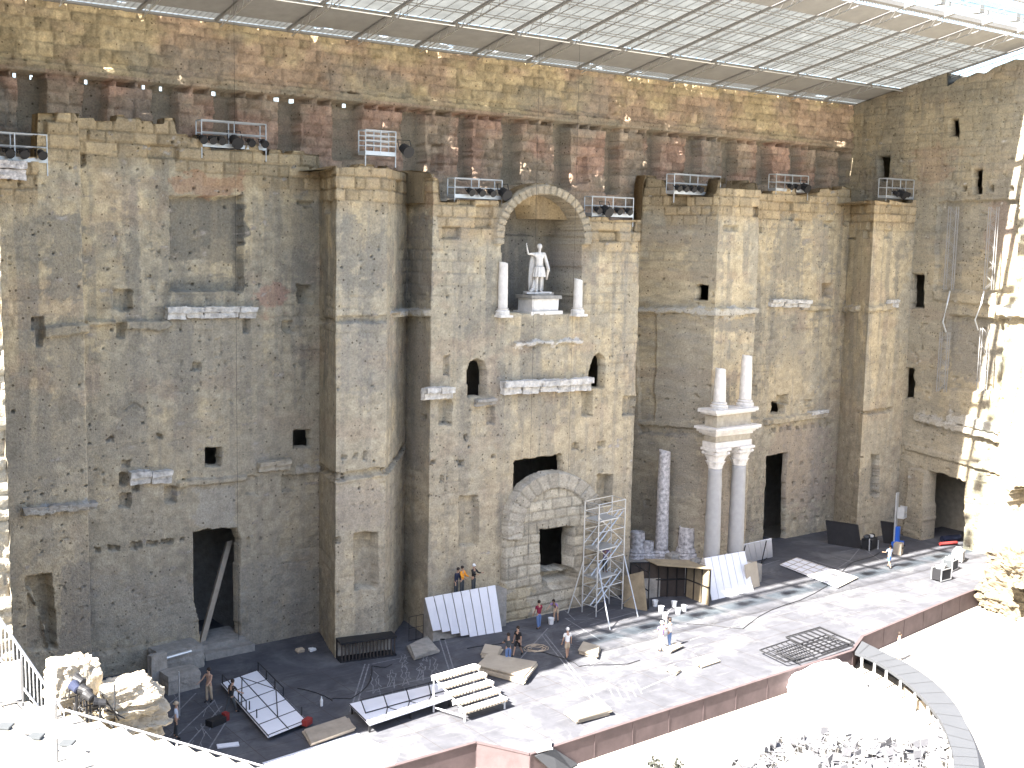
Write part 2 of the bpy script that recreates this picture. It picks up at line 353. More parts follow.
# missing blocks near the crumbled top, general pitting, putlog holes
W.d[(topd < 3.0) & (rb > .93)] -= .35
pit = vn(hx * 5.5, W.Z * 5.5, W.Y * 2, 77); W.d -= .16 * sm(.88, .97, pit) * sm(.5, .66, fbm(hx * .35, W.Z * .35, 0, 71, 3))
hk, hi = np.floor(W.U / .97 + .4 * vn(W.Z * 0, W.Z * .8, 0, 5)).astype(np.int64), np.floor(W.Z / .83).astype(np.int64)
pu, pz = W.U / .97 + .4 * vn(W.Z * 0, W.Z * .8, 0, 5) - hk, W.Z / .83 - hi
hole = (_h(hk, hi, hk * 0, 88) > .80) & (np.abs(pu - .25 - .5 * _h(hk, hi, hk * 0 + 1, 88)) < .045) & (np.abs(pz - .3 - .4 * _h(hk, hi, hk * 0 + 2, 88)) < .055)
W.d[hole & (topd > .6)] -= .30
# --- big stains seen on the wall (lichen, soot, washes), plus some painted shade
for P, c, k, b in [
    ((50, 215, 82, 300), DARKG, .85, 4), ((52, 318, 81, 420), DARKG, .7, 6), ((18, 290, 40, 345), DARKG, .5, 5), ((60, 395, 82, 470), DARKG, .45, 5),
    ((172, 197, 244, 262), DARKG * .85, .95, 3), ((236, 200, 246, 291), DARKG * .8, .9, 2), ((205, 240, 240, 290), BEIGE, .3, 6), ((172, 280, 242, 292), DARKG, .6, 4), ((86, 222, 118, 270), DARKG * 1.1, .55, 8), ((122, 230, 135, 285), DARKG, .5, 5),  # panel's right reveal (x 236-246) painted dark for its shade
    ((138, 322, 258, 385), (.29, .26, .21), .6, 9), ((100, 340, 132, 400), GREYB, .5, 8), ((60, 420, 320, 470), (.30, .27, .215), .45, 12),
    ((278, 200, 320, 285), DARKG * 1.15, .5, 8), ((338, 218, 360, 288), DARKG * 1.1, .8, 4), ((366, 232, 392, 290), DARKG * 1.1, .75, 4), ((340, 322, 388, 395), (.24, .225, .20), .55, 9),
    ((405, 215, 432, 300), (.17, .155, .14), .7, 5), ((405, 320, 430, 470), (.22, .20, .17), .7, 5), ((404, 520, 432, 580), DARKG, .6, 6),  # darker patches on the left-facing side of the central mass
    ((424, 178, 432, 220), (.30, .20, .13), .6, 4), ((452, 215, 470, 330), (.25, .225, .19), .4, 6), ((470, 300, 486, 345), DARKG, .4, 6),
    ((622, 225, 634, 370), DARKG * 1.2, .55, 5), ((585, 200, 592, 300), DARKG, .3, 4), ((690, 212, 722, 290), DARKG * 1.1, .6, 7), ((642, 210, 662, 240), DARKG, .4, 5),
    ((655, 320, 712, 430), (.25, .235, .205), .6, 10), ((716, 318, 758, 330), DARKG, .8, 3), ((640, 470, 665, 540), (.22, .20, .17), .6, 8), ((668, 440, 706, 500), (.2, .185, .165), .6, 8),
    ((776, 220, 802, 285), DARKG * 1.1, .7, 6), ((812, 222, 828, 270), DARKG * 1.2, .6, 5), ((846, 215, 875, 300), GREYB * .85, .5, 8), ((842, 312, 862, 400), DARKG * 1.3, .55, 6), ((770, 330, 815, 380), GREYB, .5, 10), ((855, 470, 880, 495), DARKG, .6, 5),
    ((700, 440, 745, 540), (.27, .22, .18), .5, 10), ((770, 425, 830, 510), (.30, .24, .20), .6, 9), ((172, 174, 243, 193), (.33, .19, .12), .7, 3), ((256, 284, 284, 312), (.36, .20, .16), .6, 6),
    ((60, 560, 92, 690), (.19, .175, .155), .7, 5), ((0, 390, 60, 500), (.22, .205, .175), .5, 9), ((92, 575, 195, 640), (.31, .285, .24), .6, 6), ((240, 560, 320, 655), (.26, .25, .225), .55, 8),
    ((335, 485, 390, 530), (.28, .24, .21), .5, 6), ((196, 488, 236, 528), (.36, .335, .29), .7, 3), ((255, 443, 268, 466), (.37, .33, .27), .6, 3), ((430, 590, 506, 610), (.24, .22, .19), .4, 5)]:
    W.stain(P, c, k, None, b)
# --- cornice courses, recesses and openings
def ledge(P, out, col=None, segs=None, k=.8):
    m = W.mask(P, segs); W.d[m] = np.maximum(W.d[m], out + .25 * (W.grain[m] - .5) * out)
    if col is not None: W.stain(P, col, k, segs, 1.0)
V = [0, 2, 3, 4, 5, 6, 7, 9, 10, 11, 13, 14, 15]
ledge([(43, 327), (88, 323), (88, 332), (43, 338)], .28); ledge([(85, 321), (115, 320), (115, 325), (85, 326)], .3); ledge([(124, 320), (166, 320), (172, 326), (166, 330), (124, 329)], .32)
ledge([(178, 481), (246, 475), (246, 480), (178, 487)], .22); ledge([(22, 508), (74, 503), (97, 501), (97, 506), (74, 510), (22, 516)], .35, (.36, .36, .35), [0])
ledge([(298, 467), (320, 465), (320, 472), (298, 474)], .3, (.40, .37, .32), [2])
ledge([(320, 468), (337, 479), (388, 472), (405, 447), (405, 451), (388, 476), (337, 484), (320, 474)], .05)
for P in ([(320, 464), (337, 474), (388, 467), (405, 442), (405, 449), (388, 474), (337, 481), (320, 471)],): W.carve(P, .28, [3, 4, 5])
W.carve([(333, 316), (388, 316), (388, 323), (333, 323)], .22, [4]); W.carve([(320, 318), (333, 317), (333, 323), (320, 324)], .15, [3])
ledge([(391, 312), (404, 309), (431, 310), (431, 316), (404, 315), (393, 317)], .45, (.36, .35, .33), [5, 6])
ledge([(512, 342), (582, 339.5), (582, 343.5), (512, 346.5)], .22, WHITE, [7], .75); 
ledge([(636, 308), (688, 307), (688, 313), (640, 313)], .35, (.42, .40, .36), [9, 10]); ledge([(686, 307.5), (757, 308), (757, 313), (718, 316), (686, 313)], .40, (.42, .40, .36), [10, 11])
ledge([(800, 304), (830, 306), (830, 310), (800, 310)], .3); ledge([(842, 307), (860, 306), (860, 311), (842, 312)], .35, (.40, .37, .33), [14]); ledge([(866, 308), (890, 303), (890, 310), (868, 312)], .3, None, [15]) 
ledge([(764, 419), (826, 411), (826, 416), (764, 425)], .38); ledge([(744, 419), (758, 418), (758, 423), (744, 425)], .2)
W.carve([(638, 425), (707, 429), (707, 436), (640, 434)], .35, [9, 10]); W.carve([(714, 431), (722, 430), (722, 437), (714, 437)], .3, [10, 11]); W.carve([(856, 413), (893, 407), (893, 412), (870, 415)], .35, [14, 15])
W.carve([(636, 316), (656, 316), (654, 420), (640, 420)], .18, [9, 10]); 
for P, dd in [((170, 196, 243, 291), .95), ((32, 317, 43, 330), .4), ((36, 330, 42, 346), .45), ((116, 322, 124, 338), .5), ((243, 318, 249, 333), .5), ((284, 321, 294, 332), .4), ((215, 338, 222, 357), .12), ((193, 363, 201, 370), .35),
    ((297, 285, 312, 304), .7), ((205, 447, 221, 466), 2.2), ((294, 430, 312, 448), 2.2), ((119, 473, 127, 486), .6), ((120, 494, 131, 508), .45), ((164, 486, 177, 502), .45), ((133, 485, 139, 492), .3), ((282, 475, 297, 491), .35), ((246, 476, 258, 494), .2),
    ((95, 548, 101, 553), .35), ((108, 546, 120, 551), .35), ((130, 543, 136, 549), .35), ((138, 542, 142, 548), .3), ((147, 541, 157, 546), .35), ((161, 540, 165, 544), .3), ((166, 539, 173, 544), .35), ((180, 538, 184, 542), .3), ((122, 460, 130, 466), .3), ((247, 538, 250, 548), .2),
    ((354, 533, 378, 589), .75), ((338, 474, 345, 479), .3), ((341, 455, 346, 460), .2), ((354, 453, 358, 458), .2), ((363, 451, 367, 460), .25), ((334, 537, 340, 543), .3),
    ((459, 496, 478, 546), .4), ((439, 401, 452, 425), .5), ((581, 392, 592, 416), .5), ((623, 396, 634, 415), .4), ((486, 407, 494, 424), .3), ((420, 414, 426, 420), .35), ((444, 355, 449, 376), .25), ((459, 461, 464, 466), .35), ((464, 435, 467, 441), .3), ((431, 460, 436, 464), .3), ((440, 476, 444, 482), .25), ((572, 443, 579, 450), .3), ((598, 442, 605, 448), .3), ((491, 454, 495, 458), .3),
    ((597, 475, 612, 506), .7), ((696, 285, 708, 301), 1.6), ((822, 284, 832, 297), .9), ((714, 462, 733, 545), .25), ((871, 455, 879, 496), .7), ((752, 385, 757, 395), .2), ((768, 420, 770, 424), .3), ((776, 395, 788, 404), .8), ((771, 402, 784, 414), 1.4), ((804, 400, 812, 406), .3),
    ((516, 345, 524, 349), .0), ((638, 210, 652, 214), .1), ((645, 500, 650, 507), .25), ((655, 492, 660, 498), .25)]:
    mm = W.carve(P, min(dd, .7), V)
    if dd > 1.25: W.kill |= mm
for xx in range(771, 828, 8): W.carve((xx, 428 - (xx - 771) * .1, xx + 3.5, 432 - (xx - 771) * .1), .3, [13])
for r_, yy in enumerate((462, 481, 500, 518)):
    for xx in range(789, 828, 11): W.carve((xx + 3 * r_ % 5, yy - (xx - 789) * .1, xx + 3 * r_ % 5 + 3, yy + 4 - (xx - 789) * .1), .25, [13])
W.carve([(113, 290), (131, 289), (132, 308), (128, 311), (120, 311), (114, 308)], .5, [2])
W.carve([(124, 409), (134, 401), (146, 409), (146, 412), (134, 404), (124, 412)], .1, [2]); W.carve([(106, 440), (111, 435), (114, 437), (109, 442)], .3, [2]); W.carve([(156, 433), (162, 435), (163, 439), (157, 437)], .3, [2])
W.kill |= W.carve([(468, 397), (467, 372), (470, 362), (477, 359), (484, 362), (487, 372), (485, 397)], .7, [7], True); W.kill |= W.carve([(588, 388), (589, 372), (594, 357), (599, 353), (604, 357), (605, 370), (604, 388)], .7, [7], True)
W.kill |= W.carve([(514, 461), (562, 454), (562, 502), (513, 505)], .5, [7]); W.kill |= W.mask([(536, 524), (578, 520), (578, 592), (538, 596)], [7])
W.carve([(26, 577), (50, 573), (53, 600), (57, 648), (49, 648), (45, 625), (33, 592), (26, 588)], .9, [0]); W.carve([(28, 592), (40, 610), (48, 650), (26, 650)], .25, [0])
W.kill |= W.carve([(193, 533), (205, 530), (236, 528), (241, 540), (239, 580), (241, 655), (201, 655), (199, 620), (194, 600)], .8, [2], True)
W.kill |= W.carve([(766, 456), (787, 453), (786, 480), (785, 548), (763, 551), (764, 510), (766, 480)], .45, [13], True)
for P in ([(402, 598), (410, 586), (430, 583), (450, 586), (450, 612), (402, 618)],): W.carve(P, .9, [6, 7])
W.carve([(85, 655), (190, 640), (190, 700), (85, 710)], -.35, [2]); ledge([(404, 580), (506, 570), (506, 640), (404, 650)], .0)
# niche of the statue: arch carved into the mass, voussoir ring proud of it
ex, ey = (W.PX - 541.5) / 39.5, (238 - W.PY) / 43.5
ins = ((ex ** 2 + ey ** 2 < 1) & (W.PY < 240)) | ((np.abs(ex) < 1) & (W.PY >= 238) & (W.PY < 313)); ins &= (W.S == 7)
rr = np.sqrt(ex ** 2 + ey ** 2); ring = (rr >= 1) & (rr < 1.22) & (W.PY < 244) & (W.S == 7)
W.d[ring] = .30 + .05 * (_h(np.floor(np.arctan2(ey, ex) * 7).astype(np.int64), W.bk * 0, W.bk * 0, 3)[ring] - .5)
vj = ring & (np.abs((np.arctan2(ey, ex) * 7) % 1 - .5) > .43); W.d[vj] -= .12
W.c[ring] = W.c[ring] * .5 + np.array([.31, .28, .225]) * .5
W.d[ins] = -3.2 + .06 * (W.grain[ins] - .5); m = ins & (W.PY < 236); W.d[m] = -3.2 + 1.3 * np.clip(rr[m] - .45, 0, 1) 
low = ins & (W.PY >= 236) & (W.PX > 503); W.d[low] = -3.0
W.c[ins] = W.c[ins] * .35 + np.array([.14, .134, .125]) * .5  # niche interior coloured a darker grey
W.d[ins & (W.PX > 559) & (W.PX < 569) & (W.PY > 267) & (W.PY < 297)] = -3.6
for u0, u1, nm in ((0, 1, 'buttress'), (2, 2, 'recessed_bay'), (3, 5, 'pier'), (6, 8, 'door_front'), (9, 10, 'curved_recess'), (11, 12, 'pier'), (13, 13, 'recessed_bay'), (14, 15, 'buttress')): pass
stage_wall = thing('stage_wall', 'towering ancient Roman stage wall of weathered beige stone with statue niche and three doorways', 'stone wall', (0, 0, 0))
def seg_u(a, b): ii = np.nonzero((W.seg >= a) & (W.seg <= b))[0]; return ii[0], min(ii[-1] + (0 if b == len(PLAN) - 2 else 1), len(W.u) - 1)
for a, b, nm, cap in ((0, 1, 'buttress', 7), (2, 2, 'recessed_bay', 3.4), (3, 5, 'pier', 4), (6, 8, 'door_front', 7.5), (9, 10, 'curved_recess', 3.0), (11, 12, 'pier', 7.5), (13, 13, 'recessed_bay', 3.4), (14, 15, 'buttress', 7)):
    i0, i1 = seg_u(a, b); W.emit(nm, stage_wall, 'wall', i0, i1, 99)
print('facade', W.d.shape)
# --- royal doorway: pale blocked-up arch standing proud of the wall
A = atY(508, 560, 58.2)[0]; Bx = atY(604, 560, 58.2)[0]
Q = Strip([(A - .5, 58.2), (Bx + .5, 58.2)], .075, -.1, 10.5)
paint_base(Q, 5); Q.c = Q.c * .2 + np.array([.40, .36, .285]) * .8 * (.7 + .6 * Q.grain[..., None])
e, rb, rc, jj = masonry(Q, .68, 1.0, 303, .9, .02, .03); Q.c *= (1 - .30 * jj)[..., None]; Q.c *= (.9 + .25 * rc)[..., None]
def ring_in(x, y, cx, cy, ax, ay): return ((x - cx) / ax) ** 2 + ((y - cy) / ay) ** 2
ox = Q.PX + (Q.PY - 520) * .02
out = ((ring_in(ox, Q.PY, 556, 524, 49, 52) < 1) & (Q.PY < 524)) | ((ox > 507) & (ox < 605) & (Q.PY >= 524))
inn = ((ring_in(ox, Q.PY, 557, 528, 34, 40) < 1) & (Q.PY < 528)) | ((ox > 522) & (ox < 592) & (Q.PY >= 528))
rg = out & ~inn & (Q.PY < 540)
an = np.arctan2(524 - Q.PY, (ox - 556)) ; Q.d[rg] = .14; Q.d[rg & (np.abs((an * 4.5) % 1 - .5) > .45)] = .05
Q.c[rg] = np.array([.36, .325, .265]) * (.7 + .6 * Q.grain[rg])[:, None] * (.85 + .3 * _h(np.floor(an * 4.5).astype(np.int64), Q.bk * 0, Q.bk * 0, 9)[rg])[:, None]
Q.d[~out] = -.6; Q.kill = ~out & (fbm(Q.X * 2, Q.Z * 2, 0, 4, 2) > -1)
Q.kill |= Q.carve([(540, 530), (574, 526), (573, 572), (541, 575)], 1.15, None, True)
Q.carve([(541, 572), (574, 569), (577, 580), (543, 584)], .9, None, True); Q.carve([(542, 577), (577, 573), (577, 586), (543, 590)], .5, None, True)
Q.stain((506, 585, 530, 630), (.42, .33, .18), .5)
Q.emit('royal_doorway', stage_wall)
# --- upper wall with slots, corbelled string course and rough top band
def y66(x): return x
B = Strip([(8.0, 66.0), (86.6, 66.0)], .075, 19.0, 35.72)
paint_base(B, 9)
top = B.Z > 32.15; hx = B.X
kp = sm(.35, .65, fbm(hx * .35, B.Z * .5, 0, 131, 4))[..., None]
B.c = np.where(top[..., None], (np.array([.36, .285, .175]) * kp + np.array([.325, .235, .165]) * (1 - kp)), (np.array([.315, .205, .15]) * kp + np.array([.285, .22, .16]) * (1 - kp))) * (.72 + .84 * B.grain[..., None])
e, rb, rc, jj = masonry(B, .62, 1.0, 404, .6, .06, .18); B.c *= (1 - .25 * jj)[..., None]; B.c *= (.86 + .28 * rc)[..., None]
B.d += .05 * sm(0, .25, e)
w = (sm(.55, .7, fbm(hx * .25, B.Z * .3, 0, 141, 4)) * .5)[..., None]; B.c = B.c * (1 - w) + DARKG * 1.2 * w
w = (sm(29.2, 27.6, B.Z) * .5)[..., None]; B.c = B.c * (1 - w) + np.array([.26, .22, .165]) * w
SL = [(18, 45, 66, 150), (83, 107, 72, 120), (152, 177, 80, 132), (214, 236, 84, 150), (278, 300, 87, 160), (333, 362, 92, 160), (402, 425, 110, 172), (458, 472, 114, 180), (502, 521, 112, 185), (553, 570, 119, 190), (605, 618, 120, 195), (646, 660, 128, 190), (685, 701, 132, 195), (722, 736, 138, 190), (757, 771, 140, 185), (790, 801, 145, 190), (815, 827, 147, 190), (838, 850, 150, 190)]
for a, b, y0, y1 in SL:
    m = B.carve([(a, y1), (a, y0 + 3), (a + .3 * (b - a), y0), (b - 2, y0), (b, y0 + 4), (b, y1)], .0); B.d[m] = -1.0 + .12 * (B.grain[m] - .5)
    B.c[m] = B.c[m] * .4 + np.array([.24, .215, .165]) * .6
for P in ((431, 145, 443, 172), (577, 158, 588, 182)): B.carve(P, .5)
band = (B.Z > 31.95 + .08 * (B.grain - .5)) & (B.Z < 32.5 + .2 * (B.grain - .5)); B.d[band] = .26 + .18 * (rb[band] - .5); B.c[band] = B.c[band] * .6 + .4 * np.array([.27, .225, .155]) * (.7 + .6 * B.grain[band][:, None])
sl = (B.Z > 31.62) & (B.Z < 31.97) & (((B.X + .3 * vn(B.X * .8, 0, 0, 3)) % 1.08) < .84) & (vn(B.X * .5, 0, 0, 8) > .12); B.d[sl] = -.8
for hxp, hyp in ((18, 70), (36, 71.5), (90, 77), (166, 82), (149, 80), (219, 86), (283, 89), (298, 91), (335, 95), (350, 96)):
    B.kill |= (np.abs(B.PX - hxp) < 2.0) & (B.Z > 31.66) & (B.Z < 31.9)
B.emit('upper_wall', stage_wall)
# ================================================================== right side wall
T = Strip([(85.2, 66.4), (85.2, 43.0)], .08, -1.3, 40.6)
T.top = np.where(T.xy[:, 1] > 57.2, 35.66 + .21 * (66 - T.xy[:, 1]), 34.75 + .21 * (66 - T.xy[:, 1]) + .35 * (vn(T.xy[:, 1] * 1.3, 0, 0, 6) - .5)) - .0
T.top = np.where((T.xy[:, 1] < 0) & (np.abs((T.xy[:, 1] % 2.3) - 1.1) < .16), 36.0 + .21 * (66 - T.xy[:, 1]), T.top)
paint_base(T, 3, 8.0); T.c = (T.c * .75 + np.array([.30, .265, .20]) * .25) * .85  # last factor dims the colour to offset bounced sunlight on this wall
jm = np.clip(.15 + .7 * sm(26, 30, T.Z) + .3 * sm(7, 4, T.Z), 0, 1)
hx = T.Y
e, rb, rc, jj = masonry(T, .62, 1.3, 505, jm * .45, .03 * jm + .008, .05); T.c *= (1 - .3 * jj)[..., None]
pit = vn(hx * 3.4, T.Z * 3.4, 0, 78); T.d -= .16 * sm(.86, .97, pit)
for P, c, k, b in [((916, 145, 950, 185), (.30, .20, .14), .5, 6), ((940, 205, 955, 285), DARKG * 1.2, .6, 5), ((985, 205, 1015, 260), (.29, .2, .165), .5, 6), ((945, 318, 1000, 380), (.2, .185, .16), .8, 5), ((900, 430, 990, 470), GREYB, .5, 6), ((965, 95, 1024, 170), (.29, .26, .19), .5, 8), ((872, 150, 890, 185), DARKG, .6, 3), ((905, 155, 910, 180), DARKG, .4, 3)]: T.stain(P, c, k, None, b)
for P, dd in [((950, 119, 959, 137), 1.6), ((878, 156, 889, 181), 1.6), ((973, 170, 982, 194), 1.6), ((962, 186, 966, 191), .5), ((989, 186, 993, 191), .5), ((1010, 186, 1014, 191), .5), ((911, 274, 924, 308), 1.3), ((902, 368, 914, 398), 1.3)]:
    mm = T.carve(P, min(dd, .7))
    if dd > 1.2: T.kill |= mm
m = T.carve([(938, 202), (1019, 199), (1016, 295), (990, 293), (934, 288)], .35); T.carve([(948, 314), (1004, 320), (1000, 392), (940, 388)], .5)
def tl(P, out, col=None):
    m = T.mask(P); T.d[m] = np.maximum(T.d[m], out * (1 + .4 * (T.grain[m] - .5)))
    if col is not None: T.stain(P, col, .7, None, 1)
tl([(916, 413), (1000, 436), (1000, 442), (916, 420)], .4, (.40, .37, .32)); tl([(948, 411), (1000, 424), (1000, 434), (948, 422)], .3, (.45, .43, .39)); tl([(934, 290), (990, 295), (990, 305), (934, 300)], .2); tl([(905, 443), (1000, 468), (1000, 474), (905, 449)], .22); tl([(1000, 305), (1030, 305), (1030, 318), (1000, 316)], .6, (.5, .48, .44)); tl([(892, 300), (905, 300), (905, 309), (892, 309)], .3, (.45, .42, .37))
T.kill |= T.carve([(928, 470), (965, 482), (963, 552), (926, 546)], 1.6); T.carve([(1008, 494), (1016, 487), (1030, 488), (1030, 534), (1014, 531), (1007, 515)], 1.5); T.carve([(912, 468), (929, 472), (929, 546), (905, 546)], -.5)
rw = thing('side_wall', 'tall side wall on the right end of the stage with two lattice trusses hung on it and a large doorway', 'stone wall', (0, 0, 0))
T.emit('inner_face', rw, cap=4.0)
# end of the wall that catches the sun
b = MB(); b.add([(91.5, 43.2, -1.3), (91.5, 66.5, -1.3), (91.5, 66.5, 35.5), (91.5, 43.2, 35.5), (85.3, 43.2, -1.3), (85.3, 43.2, 35.5), (85.3, 66.5, -1.3), (85.3, 66.5, 35.5)], [(0, 1, 2, 3), (0, 3, 5, 4), (1, 6, 7, 2), (3, 2, 7, 5)]).build('rear_chamber', 'stone', rw)
b = MB(); b.add([(10.5, 70, -1.3), (86, 70, -1.3), (86, 70, 26.2), (10.5, 70, 26.2), (10.5, 65.8, 26.2), (86, 65.8, 26.2), (10.5, 62, -1.3), (10.5, 62, 26.2), (86, 66.6, -1.3), (86, 66.6, 26.2)], [(0, 1, 2, 3), (3, 2, 5, 4), (0, 3, 7, 6), (1, 8, 9, 2)]).build('rear_chamber', 'greystone', stage_wall)
# left side tower: closes the stage on the left, throws the diagonal shadow
lw = thing('side_wall', 'sunlit end of the left side wall, a sliver of rubble masonry at the frame edge', 'stone wall', (0, 0, 0))
L2 = Strip([(11.45, 46.6), (11.45, 66.4)], .3, -1.3, 36); paint_base(L2, 4); L2.n = -L2.n * -1
e, rb, rc, jj = masonry(L2, .62, 1.1, 606, .6, .04, .08); L2.n = np.array([[1.0, 0.0]] * len(L2.u)); L2.emit('inner_face', lw)
L3 = Strip([(4.0, 47.2), (11.45, 46.6)], .1, -1.3, 36); paint_base(L3, 6); e, rb, rc, jj = masonry(L3, .5, .8, 707, .9, .10, .14); L3.c = L3.c * .4 + np.array([.40, .37, .30]) * .6; L3.emit('end_face', lw)
MB().box((5.64, 56.7, 17.3), (11.28, 19.8, 37.4)).build('core', 'stone', lw)
# ================================================================== ground, orchestra, stage
def sheet(name, pts, z, m, parent=None): return MB().add([(p[0], p[1], z) for p in pts], [tuple(range(len(pts)))]).build(name, m, parent)
gnd = structure(sheet('ground', [(-3000, -3000), (3000, -3000), (3000, 3000), (-3000, 3000)], -1.25, 'sand'))
floorm = mat('stage_floor_paint', (.066, .067, .077), 0.75, var=0.28, scale=.9)
nt = floorm.node_tree; N = nt.nodes; L = nt.links
pb = N['Principled BSDF']; src = pb.inputs['Base Color'].links[0].from_socket
tc = N.new('ShaderNodeTexCoord'); n1 = N.new('ShaderNodeTexNoise'); n1.inputs['Scale'].default_value = .33; n1.inputs['Detail'].default_value = 8; n1.inputs['Roughness'].default_value = .7; n1.inputs['Distortion'].default_value = .6
L.new(tc.outputs['Object'], n1.inputs['Vector'])
mr = N.new('ShaderNodeMapRange'); mr.inputs['From Min'].default_value = .48; mr.inputs['From Max'].default_value = .68; mr.inputs['To Max'].default_value = .75; L.new(n1.outputs['Fac'], mr.inputs['Value'])
wv = N.new('ShaderNodeTexNoise'); wv.inputs['Scale'].default_value = 2.2; wv.inputs['Detail'].default_value = 5
mpn = N.new('ShaderNodeMapping'); mpn.inputs['Scale'].default_value = (.25, 2.2, 1); mpn.inputs['Rotation'].default_value = (0, 0, .5); L.new(tc.outputs['Object'], mpn.inputs['Vector']); L.new(mpn.outputs['Vector'], wv.inputs['Vector'])
mr2 = N.new('ShaderNodeMapRange'); mr2.inputs['From Min'].default_value = .58; mr2.inputs['From Max'].default_value = .75; mr2.inputs['To Max'].default_value = .4; L.new(wv.outputs['Fac'], mr2.inputs['Value'])
ad = N.new('ShaderNodeMath'); ad.operation = 'MAXIMUM'; L.new(mr.outputs['Result'], ad.inputs[0]); L.new(mr2.outputs['Result'], ad.inputs[1])
mx = N.new('ShaderNodeMix'); mx.data_type = 'RGBA'; L.new(ad.outputs[0], mx.inputs['Factor']); L.new(src, mx.inputs['A']); mx.inputs['B'].default_value = (.155, .155, .16, 1); L.new(mx.outputs['Result'], pb.inputs['Base Color'])
EDGE = [(11.3, 45.2), (27.3, 44.6), (31.8, 44.6), (33.1, 42.1), (34.6, 42.15), (57.8, 42.75), (60.4, 44.0), (73.4, 45.7), (80.0, 46.4), (80.0, 47.0), (85.1, 47.0)]
poly = EDGE + [(90.5, 52), (90.5, 58.5), (85.1, 58.5), (85.1, 63.5), (74.5, 63.5), (74.5, 68), (71.2, 68), (71.2, 63.5), (28.8, 63.5), (28.8, 69), (24, 69), (24, 63.5), (11.3, 63.5)]
stage = sheet('stage_floor', poly, 0.0, floorm); structure(stage)
fas = MB()
for a, b in zip(EDGE[:-2], EDGE[1:-1]):
    d = Vector((b[0] - a[0], b[1] - a[1])); n = Vector((d.y, -d.x)).normalized() * .04
    fas.prism([(a[0], a[1]), (a[0] + n.x, a[1] + n.y), (b[0] + n.x, b[1] + n.y), (b[0], b[1])], -1.25, -.004)
    k = max(1, int(d.length / 2.44))
    for q in range(k + 1):
        p = Vector(a) + d * q / k; fas.box((p.x + n.x * 1.1, p.y + n.y * 1.1, -.64), (.05, .03, 1.18), math.atan2(d.y, d.x))
sf = thing('stage_front', 'long rosy brown boarded front of the stage facing the orchestra', 'stage front', (0, 0, 0))
fas.build('board', 'fascia', sf)
lip = MB()
for a, b in zip(EDGE[:-2], EDGE[1:-1]):
    d = Vector((b[0] - a[0], b[1] - a[1])); n = Vector((d.y, -d.x)).normalized() * .09
    lip.prism([(a[0] - n.x, a[1] - n.y), (a[0] + n.x, a[1] + n.y), (b[0] + n.x, b[1] + n.y), (b[0] - n.x, b[1] - n.y)], .006, .05)
lip.build('edge_trim', 'fascia', sf)
# thresholds and steps at the doorways
W1 = atZ(203, 655, .5); st = thing('door_step', 'worn stone threshold step under the tall dark left doorway', 'step', (0, 0, 0))
MB().box((27.0, 62.6, .2), (3.0, 1.1, .42), jit=.03).box((26.9, 63.9, .35), (2.6, 2.4, .7), jit=.03).build('step', 'greystone', st)
# chalk drawings and lines on the floor
mk = MB()
def stroke(pts, w=.05, z=.006):
    P = [atZ(x, y, z) for x, y in pts]
    for a, b in zip(P, P[1:]):
        d = np.array([b[0] - a[0], b[1] - a[1]]); l = np.linalg.norm(d)
        if l < 1e-4: continue
        n = np.array([-d[1], d[0]]) / l * w / 2; o = random.uniform(0, .003)
        mk.add([(a[0] - n[0], a[1] - n[1], z + o), (b[0] - n[0], b[1] - n[1], z + o), (b[0] + n[0], b[1] + n[1], z + o), (a[0] + n[0], a[1] + n[1], z + o)], [(0, 1, 2, 3)])
for P in ([(365, 664), (350, 712)], [(369, 664), (355, 712)], [(439, 638), (452, 679)], [(444, 637), (456, 677)], [(366, 692), (444, 674)], [(372, 664), (440, 650)]): stroke(P, .07)
def figure(cx, cy, s):
    pts = [(-.3, -1.1), (.25, -.8), (-.1, -.4), (.4, -.5), (.3, .1), (.7, .3), (.2, .5), (.5, 1.0), (-.1, .7), (-.5, 1.0), (-.3, .3), (-.7, .1), (-.4, -.3), (-.6, -.8)] if random.random() < .6 else [(0, -1), (.15, -.9), (.1, -.7), (.35, -.5), (.6, -.6), (.45, -.3), (.2, -.2), (.3, .2), (.5, .6), (.25, .95), (.1, .4), (-.15, .5), (-.4, .95), (-.55, .85), (-.25, .2), (-.2, -.3), (-.5, -.1), (-.65, -.35), (-.3, -.55), (-.1, -.75), (-.15, -.95), (0, -1)]
    stroke([(cx + (p[0] + random.uniform(-.12, .12)) * s * .8, cy + (p[1] + random.uniform(-.1, .1)) * s) for p in pts], .045)
    stroke([(cx - .1 * s, cy - .4 * s), (cx + .1 * s, cy), (cx - .05 * s, cy + .3 * s)], .04)
for cx, cy, s in ((376, 683, 10), (392, 679, 9), (406, 676, 9), (421, 672, 9), (434, 668, 10), (404, 661, 7), (425, 655, 6)): figure(cx, cy, s)
for i in range(6): stroke([(380 + 12 * i, 693 - 2.8 * i), (381 + 12 * i, 697 - 2.8 * i)], .03)
for P in ([(215, 700), (160, 752)], [(222, 706), (176, 757)], [(226, 722), (197, 768)], [(180, 695), (150, 720)], [(196, 693), (160, 730)], [(560, 640), (612, 628)], [(548, 628), (512, 668)], [(541, 634), (608, 720)], [(545, 634), (613, 719)], [(590, 625), (635, 612)], [(575, 620), (560, 606)], [(565, 618), (600, 640)], [(690, 640), (780, 612)], [(640, 690), (720, 655)], [(820, 600), (860, 588)], [(800, 610), (850, 590)], [(760, 566), (780, 560)], [(830, 556), (870, 566)], [(812, 560), (850, 572)], [(840, 552), (862, 548), (880, 560)], [(835, 570), (850, 560), (860, 548)]): stroke(P, .07)
for i in range(5): stroke([(610 + 6 * i, 690 - 3 * i), (618 + 6 * i, 706 - 3 * i)], .05)
